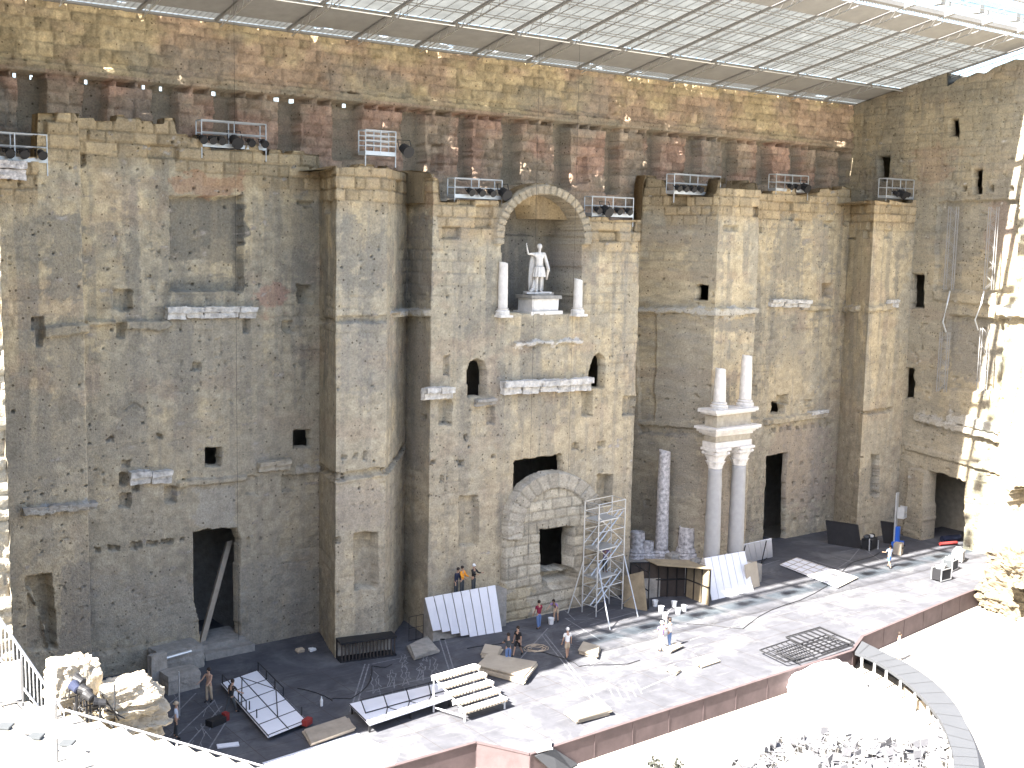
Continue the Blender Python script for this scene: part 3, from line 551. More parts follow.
for i in range(26):
    x, y = random.uniform(130, 215), random.uniform(690, 750); stroke([(x, y), (x + random.uniform(-14, 14), y + random.uniform(4, 18))], .035)
for i in range(90):
    x, y = random.uniform(560, 700), random.uniform(610, 670); stroke([(x, y), (x + random.uniform(4, 16), y + random.uniform(-5, 3))], random.uniform(.02, .05))
structure(mk.build('floor_marking', 'chalk'))
ms_ = MB()
for xx in np.arange(13, 84, 2.44): y0_ = np.interp(xx, [11, 31.8, 33.1, 57.8, 60.4, 73.4, 85], [45.2, 44.6, 42.2, 42.8, 44.1, 45.8, 47]); ms_.add([(xx - .012, y0_ + .1, .004), (xx + .012, y0_ + .1, .004), (xx + .012, 57, .004), (xx - .012, 57, .004)], [(0, 1, 2, 3)])
for k_, yy in enumerate(np.arange(47.2, 57, 1.22)): ms_.add([(12.5, yy - .012, .0044), (84, yy - .012, .0044), (84, yy + .012, .0044), (12.5, yy + .012, .0044)], [(0, 1, 2, 3)])
structure(ms_.build('floor_seam', 'dark'))
# ================================================================== seating tiers (the camera stands on them)
def cav_z(r): return 4 + .53 * (r - 29.4)
cv = MB(); cx0, cy0, ycut = 48.0, 42.0, 39.8; nr = 74; r0 = 19.7; NA = 150; fs = []; rows = []
for k in range(nr):
    r = r0 + .755 * k; z = cav_z(r)
    for (rr_, zz) in ((r, z - .4), (r, z)): rows.append((rr_, zz))
rows.append((r0 + .755 * nr, cav_z(r0 + .755 * (nr - 1)))); rows.append((r0 + .755 * nr, -1.3))
vs = []
for rr_, zz in rows:
    a0 = math.pi + math.asin((cy0 - ycut) / rr_); a1 = 2 * math.pi - math.asin((cy0 - ycut) / rr_)
    for q in range(NA + 1):
        t = a0 + (a1 - a0) * q / NA; vs.append((cx0 + rr_ * math.cos(t), cy0 + rr_ * math.sin(t), zz))
for i in range(len(rows) - 1):
    for q in range(NA): fs.append((i * (NA + 1) + q, i * (NA + 1) + q + 1, (i + 1) * (NA + 1) + q + 1, (i + 1) * (NA + 1) + q))
for side in (0, NA):
    n0 = len(vs)
    for i in range(0, len(rows)): x, y, z = vs[i * (NA + 1) + side]; vs.append((x, y, -1.3))
    for i in range(len(rows) - 1): fs.append((i * (NA + 1) + side, (i + 1) * (NA + 1) + side, n0 + i + 1, n0 + i))
cv.add(vs, fs); tag(cv.build('seating_tiers', 'seat'), 'sunlit pale stone seating steps descending along the lower left corner', 'stone seating')
# ================================================================== canopy roof
RZ, SL_ = 35.78, .21
def rt(X, t, dz=0.0): return (X, 66.0 - t, RZ + SL_ * t + dz)
roof = thing('canopy_roof', 'wide sloping grey canopy roof of glazed panels on steel beams above the stage wall', 'roof', (0, 0, 0))
BX = [23.66 + 4.42 * k for k in range(-4, 15)]
holes = []
for x, y, wx, wt in [(137, 101, .12, .05), (141, 107, .12, .05), (146, 115, .12, .05), (216, 124, .1, .04), (223, 131, .1, .04), (397, 145, .1, .04), (429, 176, .16, .07), (434, 184, .16, .08), (440, 193, .16, .08), (449, 121, .08, .05), (471, 169, .14, .07), (475, 177, .14, .07), (480, 186, .12, .07), (498, 124, .08, .05), (525, 166, .12, .05), (523, 173, .14, .04), (566, 172, .13, .06), (571, 179, .13, .06), (575, 186, .12, .05), (602, 180, .14, .06), (606, 188, .14, .06), (612, 196, .14, .07), (633, 128, .08, .06), (638, 139, .08, .06), (642, 150, .08, .05), (656, 184, .12, .04), (679, 146, .12, .04), (682, 155, .12, .04), (755, 163, .1, .05), (852, 170, .35, .07), (858, 174, .35, .07), (866, 178, .3, .05), (870, 181, .3, .05)]:
    w_ = atY(x, y, 66.0); tau = (RZ - w_[2]) / (1 - SL_ * .12); holes.append((w_[0] - .95 * tau, .12 * tau, wx * 1.9, wt * 1.7))
def panel(name, m, x0, x1, t0, t1, dz=0.0):
    hs = [h for h in holes if x0 < h[0] - h[2] and h[0] + h[2] < x1 and t0 < h[1] - h[3] and h[1] + h[3] < t1] if t0 < 1.4 else []
    xs = sorted(set([x0, x1] + [h[0] - h[2] for h in hs] + [h[0] + h[2] for h in hs])); b = MB()
    for a, c in zip(xs, xs[1:]):
        mid = (a + c) / 2; cuts = sorted([(h[1] - h[3], h[1] + h[3]) for h in hs if h[0] - h[2] < mid < h[0] + h[2]]); t = t0
        for u0, u1 in cuts + [(t1, t1)]:
            if u0 > t + 1e-4: b.add([rt(a, t, dz), rt(c, t, dz), rt(c, u0, dz), rt(a, u0, dz)], [(3, 2, 1, 0)])
            t = max(t, u1)
    return b.build(name, m, roof)
for i, (a, c) in enumerate(zip(BX, BX[1:])):
    xa, xc = a + .13, c - .13
    panel('glazed_strip', 'glaze', xa, xc, .12, 1.15); panel('solid_panel', 'roofgrey', a, c, 1.12, 4.5, -.06); panel('glazed_panel', 'glaze', xa + (.06), xc, 4.45, 13.7); panel('solid_panel', 'roofgrey', xa + .05, xc, 13.6, 16.15, -.06)
    panel('blue_sheet', 'glass', xa, xc, 17.5, 18.8, .5)
    b = MB()
    for t in (5.9, 7.6, 9.3, 11.0, 12.6): 
        for dt in (0, .34): b.tube([rt(xa, t + dt, -.05), rt(xc, t + dt, -.05)], .032, 5)
    for t in (.45, .62, .79, .96): b.tube([rt(xa, t, -.04), rt(xc, t, -.04)], .02, 4)
    for q in range(1, 12): b.tube([rt(xa + (xc - xa) * q / 12, .15, -.05), rt(xa + (xc - xa) * q / 12, 1.3, -.05)], .018, 4)
    for q in range(1, 5):
        x = xa + (xc - xa) * q / 5; b.tube([rt(x, 4.5, -.04), rt(x, 13.6, -.04)], .022, 4)
    b.build('purlin', 'dsteel', roof)
    b = MB(); b.tube([rt(xa, 4.75, -.35), rt(xc, 4.75, -.35)], .045, 6)
    for q in range(2): b.tube([rt(xa + .1 + q * .5, 4.75, -.35), rt(xa + .35 + q * .5, 4.75, -.08)], .03, 4)
    b.build('tie_rod', 'alu', roof)
    b = MB()
    for q in range(14):
        x = xa + (xc - xa) * (q + .5) / 14; z = rt(x, 16.75, -.12); b.box(z, (.16, .12, .2))
    b.build('slat_strip', 'alu', roof)
    b = MB(); p = rt((xa + xc) / 2, 18.0, .2); b.box(p, (.5, .7, .5)).box((p[0] + .9, p[1], p[2] - .1), (.25, .5, .3)); b.build('spotlight', 'dsteel', roof)
for x in BX:
    b = MB(); b.add([rt(x - .14, .05, .05), rt(x + .14, .05, .05), rt(x + .14, 17.1, .05), rt(x - .14, 17.1, .05), rt(x - .08, .05, -.16), rt(x + .08, .05, -.16), rt(x + .08, 17.1, -.16), rt(x - .08, 17.1, -.16)], [(0, 1, 2, 3), (7, 6, 5, 4), (0, 4, 5, 1), (1, 5, 6, 2), (2, 6, 7, 3), (3, 7, 4, 0)])
    bo = b.build('beam', 'dsteel', roof)
    b = MB().tube([rt(x + .2, .3, -.45), rt(x + .2, 16.8, -.45)], .035, 6)
    for q in range(18): b.tube([rt(x + .2, .5 + .9 * q, -.45), rt(x + .14, .95 + .9 * q, -.1)], .02, 4)
    b.build('lower_chord', 'alu', bo)
    MB().box(rt(x, 17.3, -.05), (.3, .9, .4), rx=-.2).tube([rt(x, 17, 0), rt(x, 19.8, .4)], .05, 5).build('end_arm', 'alu', bo)
b = MB()
for t, w, h, dz in ((0.0, .22, .12, -.05), (16.75, .34, .28, .12), (19.8, .12, .14, .45)): b.add([rt(BX[0], t, dz), rt(85.7, t, dz), rt(85.7, t + w, dz), rt(BX[0], t + w, dz), rt(BX[0], t, dz - h), rt(85.7, t, dz - h), rt(85.7, t + w, dz - h), rt(BX[0], t + w, dz - h)], [(0, 1, 2, 3), (7, 6, 5, 4), (0, 4, 5, 1), (1, 5, 6, 2), (2, 6, 7, 3), (3, 7, 4, 0)])
b.build('gutter', 'dsteel', roof)
b = MB()
for t, dz in ((17.4, .9), (19.6, 1.3), (18.4, .1)): b.tube([rt(BX[0], t, dz), rt(85.7, t, dz)], .035, 6)
b.build('front_rail', 'dsteel', roof)
# ================================================================== columns, statue, carved stones
def column(name, label, base, h, r, m, group=None, top='broken', basem=None, basemold=True, taper=.86, seed=0):
    t = thing(name, label, 'column', base, 0, group); hb = .45 * (r / .4) if basemold else 0
    if basemold:
        MB().lathe([(r * 1.45, .0), (r * 1.45, .1), (r * 1.4, .12), (r * 1.48, .2), (r * 1.38, .28), (r * 1.15, .31), (r * 1.15, .34), (r * 1.28, .4), (r * 1.1, hb)]).box((0, 0, -.06), (r * 3.1, r * 3.1, .14)).build('base', basem or m, t, smooth=False)
    n = 26; prof = []
    for i in range(n):
        k = i / (n - 1); prof.append((r * (1 - (1 - taper) * k ** 1.6), hb + (h - hb) * k))
    b = MB().lathe(prof, n=22)
    for i, v in enumerate(b.v):
        q = fbm(v[0] * 3 + seed, v[1] * 3 + base[0], v[2] * 2.2, 5 + seed, 3) - .5; b.v[i] = (v[0] * (1 + .12 * q), v[1] * (1 + .12 * q), v[2] - (top == 'broken') * (v[2] > h - .02) * .5 * r * (vn(v[0] * 2 + seed, v[1] * 2, 0, 3) + .6 * v[0] / r))
    b.build('shaft', m, t, smooth=True); return t
def colpos(x, yb, z): p = atZ(x, yb, z); return p
PZ = 1.3
# podium the columns stand on
pod = thing('podium', 'low rough stone podium carrying the columns in front of the curved recess', 'podium', (0, 0, 0))
MB().prism([(54.2, 57.2), (57.6, 56.6), (62.0, 55.7), (64.3, 55.6), (64.3, 58.9), (61.9, 58.9), (59.8, 64.6), (54.4, 64.6)], -.02, PZ).build('platform', 'greystone', pod)
for k, (x, y, w, h) in enumerate(((628, 585, 1.4, 1.2), (640, 592, 1.5, 1.2))):
    p = atZ(x, y, 0.6); 
c1 = atZ(661, 557, PZ); H1 = zat(c1[0], c1[1], 449) - PZ
column('column', 'tall lone column of white and violet speckled marble without capital', c1, H1, .47, 'oldmarble', seed=3)
tw = []
for x, lab in ((713.5, 'left grey column of the pair carrying the entablature'), (737, 'right grey column of the pair carrying the entablature')):
    d = ray(x - .5, 520); Yc = 57.0; Xc = d[0] / d[1] * Yc; hz = zat(Xc, Yc, 469 if x < 720 else 464); tw.append((Xc, Yc, hz))
hz = sum(t[2] for t in tw) / 2
for (Xc, Yc, _), lab in zip(tw, ('left smooth grey column of the pair carrying the entablature', 'right smooth grey column of the pair carrying the entablature')):
    t = column('column', lab, (Xc, Yc, PZ), hz - PZ, .56, 'greycol', 'twin columns under the entablature', top='flat', basem='marble')
    cap = MB().lathe([(.47, 0), (.52, .06), (.50, .12), (.60, .45), (.66, .5), (.58, .55), (.66, .9), (.80, 1.05), (.74, 1.08), (.80, 1.3)], (0, 0, hz - PZ), 24, lambda i, a: 1 + (.09 * math.cos(8 * a) if i in (3, 4) else .10 * math.cos(4 * a + math.pi) + .05 * math.cos(8 * a) if i in (6, 7) else 0))
    for q in range(4):
        a = math.pi / 4 + q * math.pi / 2; cap.lathe([(.05, -.12), (.14, -.06), (.14, .06), (.05, .12)], (.84 * math.cos(a), .84 * math.sin(a), hz - PZ + 1.1), 8)
    cap.box((0, 0, hz - PZ + 1.38), (1.5, 1.5, .16)); cap.build('capital', 'marble', t)
ent = thing('entablature', 'white carved marble entablature block resting on the twin grey columns', 'entablature', ((tw[0][0] + tw[1][0]) / 2, 57.1, hz + 1.46))
ew = tw[1][0] - tw[0][0]; ent.rotation_euler = (0, 0, 0)
zt = zat(ent.location.x, 57.0, 408) - ent.location.z
def mold(name, m, w, dpt, z0, z1, step=0):
    b = MB().box((0, 0, (z0 + z1) / 2), (w, dpt, z1 - z0), jit=.02); return b.build(name, m, ent)
q = zt / 4.0
mold('architrave', 'marble', ew + 1.25, 1.25, .0, .62 * q); mold('frieze', 'stone', ew + 1.05, 1.1, .62 * q, 1.3 * q)
cr = MB()
for k, (a, b_) in enumerate(((1.3, 1.5), (1.5, 1.72), (1.72, 1.95), (1.95, 2.2))): cr.box((0, 0, (a + b_) / 2 * q), (ew + 1.3 + .28 * k, 1.3 + .28 * k, (b_ - a) * q + .01), jit=.03)
cr.build('cornice', 'marble', ent); mold('attic_block', 'stone', ew + 1.0, 1.1, 2.2 * q, 3.5 * q)
MB().box((0, 0, 3.62 * q), (ew + 1.55, 1.5, .22 * q), jit=.04).box((0, 0, 3.87 * q), (ew + 1.8, 1.7, .26 * q), jit=.05).build('cap_slab', 'marble', ent)
zs = ent.location.z + 4.0 * q
for (Xc, Yc, _), yt, lab in zip(tw, (368, 354), ('shorter broken white marble column shaft standing on the entablature', 'taller broken white marble column shaft standing on the entablature')):
    column('column_stub', lab, (Xc + (.25 if yt == 368 else .45), Yc + .1, zs), zat(Xc + .3, Yc, yt) - zs, .43, 'marble', taper=.82, seed=int(yt))
for x, yb, yt, r, lab in ((637, 556, 531, .55, 'stout broken column stump nearest the scaffold tower'), (685.5, 556, 526, .58, 'broken speckled column stump beside the tall lone column'), (648, 557, 541, .4, 'small tilted stone drum behind the speckled stumps')):
    p = atZ(x, yb, PZ); t = column('column_stump', lab, p, max(.9, zat(p[0], p[1], yt) - PZ), r, 'oldmarble', seed=int(x) % 9, taper=.95)
for x, y, s, lab in ((644, 573, .9, 'stack of flat round carved slabs on the podium edge'),):
    p = atZ(x, y, PZ); t = thing('carved_slab', lab, 'stone', p)
    for k in range(3): MB().lathe([(.62 - .06 * k, 0), (.66 - .06 * k, .08), (.6 - .06 * k, .2)], (.05 * k, 0, .21 * k), 16).build('slab', 'greystone', t)
for i, (x, y, d) in enumerate(((627, 572, (.9, .7, .6)), (672, 562, (.8, .7, .7)), (695, 566, (.7, .6, .6)), (702, 572, (.6, .6, .5)), (656, 566, (.6, .5, .4)))):
    p = atZ(x, y, PZ); o = rock('loose_stone', 'greystone', (p[0], p[1], PZ + d[2] * .45), d, 20 + i, amp=.35); tag(o, ['rounded stone beside the scaffold on the podium', 'grey stone between the lone column and the stump', 'squat stone right of the speckled stump', 'small stone at the foot of the twin columns', 'low stone left of the lone column'][i], 'stone', 'loose stones on the podium')
# white cornice fragments still fixed in the wall
def fragment(name, lab, P, out, m, Yw, jit=.05, n=3):
    (x0, y0), (x1, y1), hpx = P; a = atY(x0, y0, Yw); c = atY(x1, y1, Yw); h = a[2] - zat(a[0], Yw, y0 + hpx)
    t = thing(name, lab, 'carved stone', ((a[0] + c[0]) / 2, Yw, a[2])); b = MB(); w = (c[0] - a[0]) / n
    for k in range(n):
        xx = a[0] + w * (k + .5) - t.location.x; zz = (c[2] - a[2]) * (k + .5) / n
        b.box((xx, -out / 2 + .1, zz - h * .22), (w * .985, out + random.uniform(-.1, .06), h * .42), jit=jit); b.box((xx, -out * .36 + .1, zz - h * .68), (w * .95, out * .7, h * .5), jit=jit)
    o = b.build('block', m, t); s = o.modifiers.new('s', 'SUBSURF'); s.subdivision_type = 'SIMPLE'; s.levels = s.render_levels = 3
    d = o.modifiers.new('d', 'DISPLACE'); tx_ = bpy.data.textures.new('chips', 'CLOUDS'); tx_.noise_scale = .25; d.texture = tx_; d.strength = .16; d.texture_coords = 'GLOBAL'
    return t
fragment('cornice_fragment', 'long white marble cornice across the centre below the statue niche', ((500, 381), (588, 377), 14), .75, 'chipmarble', 58.7, n=5)
fragment('cornice_fragment', 'white carved cornice run under the dark rectangular panel of the left bay', ((165, 307), (254, 306.5), 12), .6, 'chipmarble', 63.0, n=5)
fragment('cornice_fragment', 'short white carved block above the left doorway', ((128, 470), (170, 469), 14), .6, 'chipmarble', 63.0, n=2)
fragment('cornice_fragment', 'broken white corbel on the left edge of the central front', ((421, 387), (449, 386), 13), .8, 'chipmarble', 58.7, n=2)
fragment('cornice_fragment', 'small pale corbel block left of the central pier', ((257, 461), (289, 459), 11), .5, 'stone', 63.0, n=2)
fragment('cornice_fragment', 'white cornice run left of the small window in the right bay', ((768, 299), (808, 300), 8), .6, 'chipmarble', 63.0, n=3)
fragment('cornice_fragment', 'pale block set above the right doorway', ((808, 411), (825, 409), 8), .6, 'chipmarble', 63.0, n=1)
fragment('cornice_fragment', 'whitish block at the corner by the slit window', ((886, 300), (897, 299), 8), .5, 'chipmarble', 59.3, n=1)
fragment('cornice_fragment', 'weathered grey slab course over the walled niche at far left', ((22, 507), (95, 501), 8), .5, 'greystone', 59.5, n=3)
fragment('cornice_fragment', 'big pale block on top of the wall at far left', ((-6, 160), (25, 161), 20), .5, 'oldmarble', 59.5, n=1)
fragment('cornice_fragment', 'pale ledge stone in the gap left of the central arched window', ((474, 399), (494, 398), 7), .5, 'greystone', 58.7, n=1)
# statue niche
NY = 60.6
pd_ = atY(541, 314, 59.3); plw = (561 - 521) / ppm(pd_)
pt = zat(pd_[0], 59.3, 294) - pd_[2]
ped = thing('statue_pedestal', 'white moulded stone pedestal under the statue in the arched niche', 'pedestal', (pd_[0], 59.6, pd_[2]))
MB().box((0, 0, .1), (plw, 1.8, .22), jit=.02).build('plinth', 'marble', ped); MB().box((0, 0, pt * .48), (plw * .82, 1.5, pt * .62), jit=.03).build('dado', 'marble', ped)
MB().box((0, 0, pt * .86), (plw * .94, 1.7, pt * .16), jit=.03).box((0, 0, pt * .97), (plw * .6, 1.3, pt * .16), jit=.05).build('cap_slab', 'greystone', ped)
for x, yb, yt, lab in ((502.5, 315, 261, 'taller slim white column stub on the left side of the statue niche'), (577.5, 314, 279, 'shorter white column stub on the right side of the statue niche')):
    p = atY(x, yb, 58.5); column('niche_column', lab, p, zat(p[0], p[1], yt) - p[2], .30, 'marble', seed=int(x) % 7, taper=.9)
# ================================================================== people
def skin(name, V, E_, Rd, m, parent=None, sub=1, root=0):
    me = bpy.data.meshes.new(name); me.from_pydata([tuple(v) for v in V], E_, []); me.update()
    o = bpy.data.objects.new('tmp', me); COL.objects.link(o); sk = o.modifiers.new('s', 'SKIN')
    for i, r in enumerate(Rd):
        rr_ = r if hasattr(r, '__len__') else (r, r); me.skin_vertices[0].data[i].radius = rr_; me.skin_vertices[0].data[i].use_root = (i == root)
    sk.use_smooth_shade = True; sk.branch_smoothing = .3
    if sub: u = o.modifiers.new('u', 'SUBSURF'); u.levels = u.render_levels = sub
    dg = bpy.context.evaluated_depsgraph_get(); ev = o.evaluated_get(dg); m2 = bpy.data.meshes.new_from_object(ev); bpy.data.objects.remove(o); m2.name = name
    m2.materials.clear()
    return link(name, m2, m, parent)
def pose(lean=0, legL=(0, 0), legR=(0, 0), armL=(0, 10, 10), armR=(0, 10, 10), s=1.0, turn=0.0):
    """joints of a figure facing -Y; legs: thigh forward angle, knee bend; arms: forward, outward, elbow bend"""
    J = {}; f = Vector((0, -1, 0)); up = Vector((0, 0, 1))
    J['pel'] = Vector((0, 0, 0)); la = R(lean); tdir = up * math.cos(la) + f * math.sin(la)
    J['waist'] = tdir * .16; J['chest'] = tdir * .36; J['neck'] = tdir * .55; hd = up * math.cos(la * .6) + f * math.sin(la * .6)
    J['head'] = J['neck'] + hd * .15 + f * .02; J['crown'] = J['neck'] + hd * .26 + f * .01; J['nose'] = J['head'] + f * .10
    for k, sx, leg, arm in (('L', -1, legL, armL), ('R', 1, legR, armR)):
        J['hip' + k] = Vector((sx * .095, 0, -.04)); a = R(leg[0]); d = -up * math.cos(a) + f * math.sin(a); J['knee' + k] = J['hip' + k] + d * .43
        a = R(leg[0] - leg[1]); d = -up * math.cos(a) + f * math.sin(a); J['ank' + k] = J['knee' + k] + d * .42; J['toe' + k] = J['ank' + k] + Vector((sx * .03, -.19, -.055)); J['heel' + k] = J['ank' + k] + Vector((0, .05, -.05))
        J['sh' + k] = J['neck'] - tdir * .06 + Vector((sx * .185, 0, 0)); a, o_ = R(arm[0]), R(arm[1])
        d = (-up * math.cos(a) + f * math.sin(a)) * math.cos(o_) + Vector((sx, 0, 0)) * math.sin(o_); J['elb' + k] = J['sh' + k] + d * .29
        a = R(arm[0] + arm[2]); o2 = R(arm[3]) if len(arm) > 3 else o_ * .6; d = (-up * math.cos(a) + f * math.sin(a)) * math.cos(o2) + Vector((sx, 0, 0)) * math.sin(o2); J['wri' + k] = J['elb' + k] + d * .25; J['palm' + k] = J['wri' + k] + d * .075; J['d' + k] = d
    zmin = min(J['toeL'].z, J['toeR'].z, J['heelL'].z, J['heelR'].z) - .03
    for k in J:
        if not k.startswith('d') or len(k) != 2: J[k] = J[k] - Vector((0, 0, zmin))
    for k in list(J):
        if not (k.startswith('d') and len(k) == 2): J[k] = J[k] * s
    J['s'] = s; return J
def body(J, m, parent, hands=True):
    s = J['s']; V = []; E_ = []; Rd = []; ix = {}
    def ad(k, r, p=None, pos=None):
        ix[k] = len(V); V.append(J[k] if pos is None else pos); Rd.append(tuple(q * s for q in r) if hasattr(r, '__len__') else r * s)
        if p: E_.append((ix[p], ix[k]))
    ad('pel', (.15, .11)); ad('waist', (.135, .095), 'pel'); ad('chest', (.165, .11), 'waist'); ad('neck', .055, 'chest'); ad('head', (.078, .095), 'neck'); ad('crown', (.07, .08), 'head'); ad('nose', .016, 'head')
    for k in 'LR':
        ad('hip' + k, .09, 'pel'); ad('knee' + k, .058, 'hip' + k); ad('ank' + k, .04, 'knee' + k); ad('toe' + k, .035, 'ank' + k)
        ad('sh' + k, .06, 'chest'); ad('elb' + k, .042, 'sh' + k); ad('wri' + k, .028, 'elb' + k); ad('palm' + k, (.04, .022), 'wri' + k)
        if hands:
            d = J['d' + k]; sd = Vector((0, 1, 0)).cross(d); sd = sd.normalized() if sd.length > .1 else Vector((0, 0, 1)); nrm = d.cross(sd).normalized(); sx = -1 if k == 'L' else 1
            for q, (o_, ln) in enumerate(((-.030, .065), (-.010, .078), (.010, .074), (.030, .058))):
                b0 = J['palm' + k] + (nrm * o_ + d * .03) * s; m1 = b0 + (d * ln * .55 + sd * -.008) * s; m2 = b0 + (d * ln * .95 + sd * -.03 * sx) * s
                ad(f'f{k}{q}a', .010, 'palm' + k, b0); ad(f'f{k}{q}b', .009, f'f{k}{q}a', m1); ad(f'f{k}{q}c', .008, f'f{k}{q}b', m2)
            b0 = J['wri' + k] + (d * .03 - nrm * .028) * s; ad(f't{k}a', .011, 'wri' + k, b0); ad(f't{k}b', .009, f't{k}a', b0 + (d * .04 - nrm * .022) * s)
    return skin('body', V, E_, Rd, m, parent)
def garment(name, J, keys, m, parent, sub=1):
    """keys: list of (joint or (joint, joint, k), radius, parent index)"""
    s = J['s']; V = []; E_ = []; Rd = []
    for i, (k, r, p) in enumerate(keys):
        V.append(J[k] if isinstance(k, str) else J[k[0]].lerp(J[k[1]], k[2])); Rd.append(tuple(q * s for q in r) if hasattr(r, '__len__') else r * s)
        if p is not None: E_.append((p, i))
    return skin(name, V, E_, Rd, m, parent, sub)
def shirt(J, m, parent, sleeve=.75, name='shirt'):
    ks = [('waist', (.155, .115), None), ('chest', (.18, .128), 0), (('chest', 'neck', .75), (.10, .08), 1), ('pel', (.165, .125), 0)]
    for k in 'LR': n = len(ks); ks += [('sh' + k, .078, 1), (('sh' + k, 'elb' + k, min(sleeve, 1)), .062, n)]
    if sleeve > 1:
        for k in 'LR': ks.append((('elb' + k, 'wri' + k, .85), .045, 5 if k == 'L' else 7))
    return garment(name, J, ks, m, parent)
def trousers(J, m, parent, short=False, name='trousers'):
    ks = [('pel', (.165, .125), None), (('pel', 'waist', .6), (.155, .115), 0)]
    for k in 'LR':
        n = len(ks); ks += [('hip' + k, .108, 0)]
        if short: ks += [(('hip' + k, 'knee' + k, .9), .095, n)]
        else: ks += [('knee' + k, .078, n), (('knee' + k, 'ank' + k, .92), .065, n + 1)]
    return garment(name, J, ks, m, parent)
def shoes(J, m, parent):
    for k in 'LR': garment('shoe', J, [('ank' + k, .05, None), ('toe' + k, .045, 0)], m, parent)
def hairdo(J, m, parent, name='hair'):
    s = J['s']; d = (J['crown'] - J['head']).normalized(); b = MB().lathe([(.085, -.02), (.102, .03), (.10, .08), (.075, .13), (.03, .155)], (0, 0, 0), 12)
    if name != 'hair': b.lathe([(.15 if name == 'hat' else .11, .02), (.15 if name == 'hat' else .11, .035), (.09, .045)], (0, -.03 if name != 'hat' else 0, 0), 12)
    me = b.mesh(name, True); q = Vector((0, 0, 1)).rotation_difference(d)
    me.transform(Matrix.Translation(J['head'] + Vector((0, .012, .015)) * s) @ q.to_matrix().to_4x4() @ Matrix.Scale(s, 4)); return link(name, me, m, parent)
def person(x, y, face, label, top, bottom, z=0.0, h=1.0, short=False, sleeve=.75, hat=None, hatm='whitecloth', base=None, bare=False, **kw):
    p = atZ(x, y, z) if base is None else base; J = pose(s=h, **kw); t = thing('person', label, 'person', (p[0], p[1], z if base is None else base[2]), R(face))
    body(J, 'skin', t)
    if not bare: shirt(J, top, t, sleeve)
    trousers(J, bottom, t, short, 'shorts' if short else 'trousers'); shoes(J, 'black', t); hairdo(J, 'hair', t) if not hat else hairdo(J, hatm, t, hat); return t
ST = dict(legL=(4, 4), legR=(-6, 4)); WK = dict(legL=(22, 8), legR=(-18, 14)); 
person(176.5, 738, 60, 'person in grey shirt, dark trousers and straw hat by the ruined wall at lower left', 'paleblue', 'greycloth', hat='hat', hatm='tan', **ST)
person(209, 702, -60, 'bare chested person in pale trousers beside the white frame panel', 'skin', 'tan', bare=True, armL=(35, 15, 30), armR=(30, 10, 40), **ST)
person(231, 714, 110, 'person in black clothes striding at the edge of the white frame panel', 'black', 'greycloth', lean=10, armL=(30, 10, 30), **WK)
pl_ = thing('stone_bench', 'rough stone bench along the wall foot behind the big leaning screen', 'stone bench', (0, 0, 0)); MB().prism([(37.9, 57.75), (43.3, 57.75), (43.3, 58.8), (37.9, 58.8)], -.02, 2.35).build('block', 'greystone', pl_)
for x, y, lab, tp, hat, kw in ((462, 588, 'person in bright orange jacket standing behind the leaning white panels', 'orange', None, dict(armL=(30, 10, 50), armR=(25, 10, 50))), (473.5, 586, 'person in black wearing a white cap behind the leaning white panels', 'black', 'cap', dict(armL=(40, 10, 60), armR=(40, 10, 60))), (456, 589, 'person in navy half hidden beside the orange jacket', 'navy', None, dict(lean=12))):
    d_ = ray(x, y); person(x, y, 20, lab, tp, 'greycloth', base=(d_[0] / d_[1] * 58.2, 58.2, 2.35), sleeve=1.5, hat=hat, **kw)
person(538.5, 629, 175, 'person in maroon shirt and blue jeans facing the stone doorway', 'maroon', 'denim', armL=(10, 8, 20), armR=(10, 8, 20), **ST)
person(556, 622, -60, 'person in lilac shirt bending over a white bucket by the stone doorway', 'lilac', 'tan', short=True, lean=48, armL=(60, 8, 10), armR=(55, 8, 10), legL=(14, 18), legR=(-4, 8))
person(517.5, 656, -75, 'person in black shirt and black shorts walking on the stage', 'black', 'black', short=True, **WK)
person(508, 664, 150, 'person in dark grey shirt and blue jeans by the plywood stack', 'greycloth', 'denim', armL=(25, 10, 50), armR=(25, 10, 50), **ST)
person(567, 658, 165, 'person in white clothes and white cap with legs apart on the sunlit stage edge', 'whitecloth', 'tan', short=True, hat='cap', legL=(10, 4), legR=(-12, 4), armL=(5, 12, 10), armR=(5, 12, 10))
person(661, 651, 150, 'person in lilac shirt and white trousers with one arm raised in the sun', 'lilac', 'whitecloth', armL=(120, 20, 40), armR=(20, 10, 50), hat='cap', **ST)
person(669, 648, 190, 'person in white shirt and jeans standing close beside a raised arm in the sun', 'whitecloth', 'denim', armL=(45, 10, 50), armR=(20, 8, 30), **ST)
person(889, 568, 160, 'person in pale shirt and bright blue shorts walking at the far right of the stage', 'paleblue', 'bright_denim', short=True, armL=(20, 10, 30), armR=(30, 10, 50), **WK)
person(898, 661, 30, 'small figure in pink standing alone on the white orchestra floor', 'pink', 'tan', z=-1.25, **ST)
for x, lab, tp in ((561, 'person with bare shoulders below the stage corner at the bottom edge', 'tan'), (571, 'second figure with pinkish top cut by the bottom edge below the stage', 'pink')):
    p = atZ(x, 768 + 22, -1.25); 
person(605, 570, 200, 'person in lilac top working inside the scaffold tower', 'lilac', 'greycloth', z=.9, lean=20, base=(0, 0, 0)) if False else None
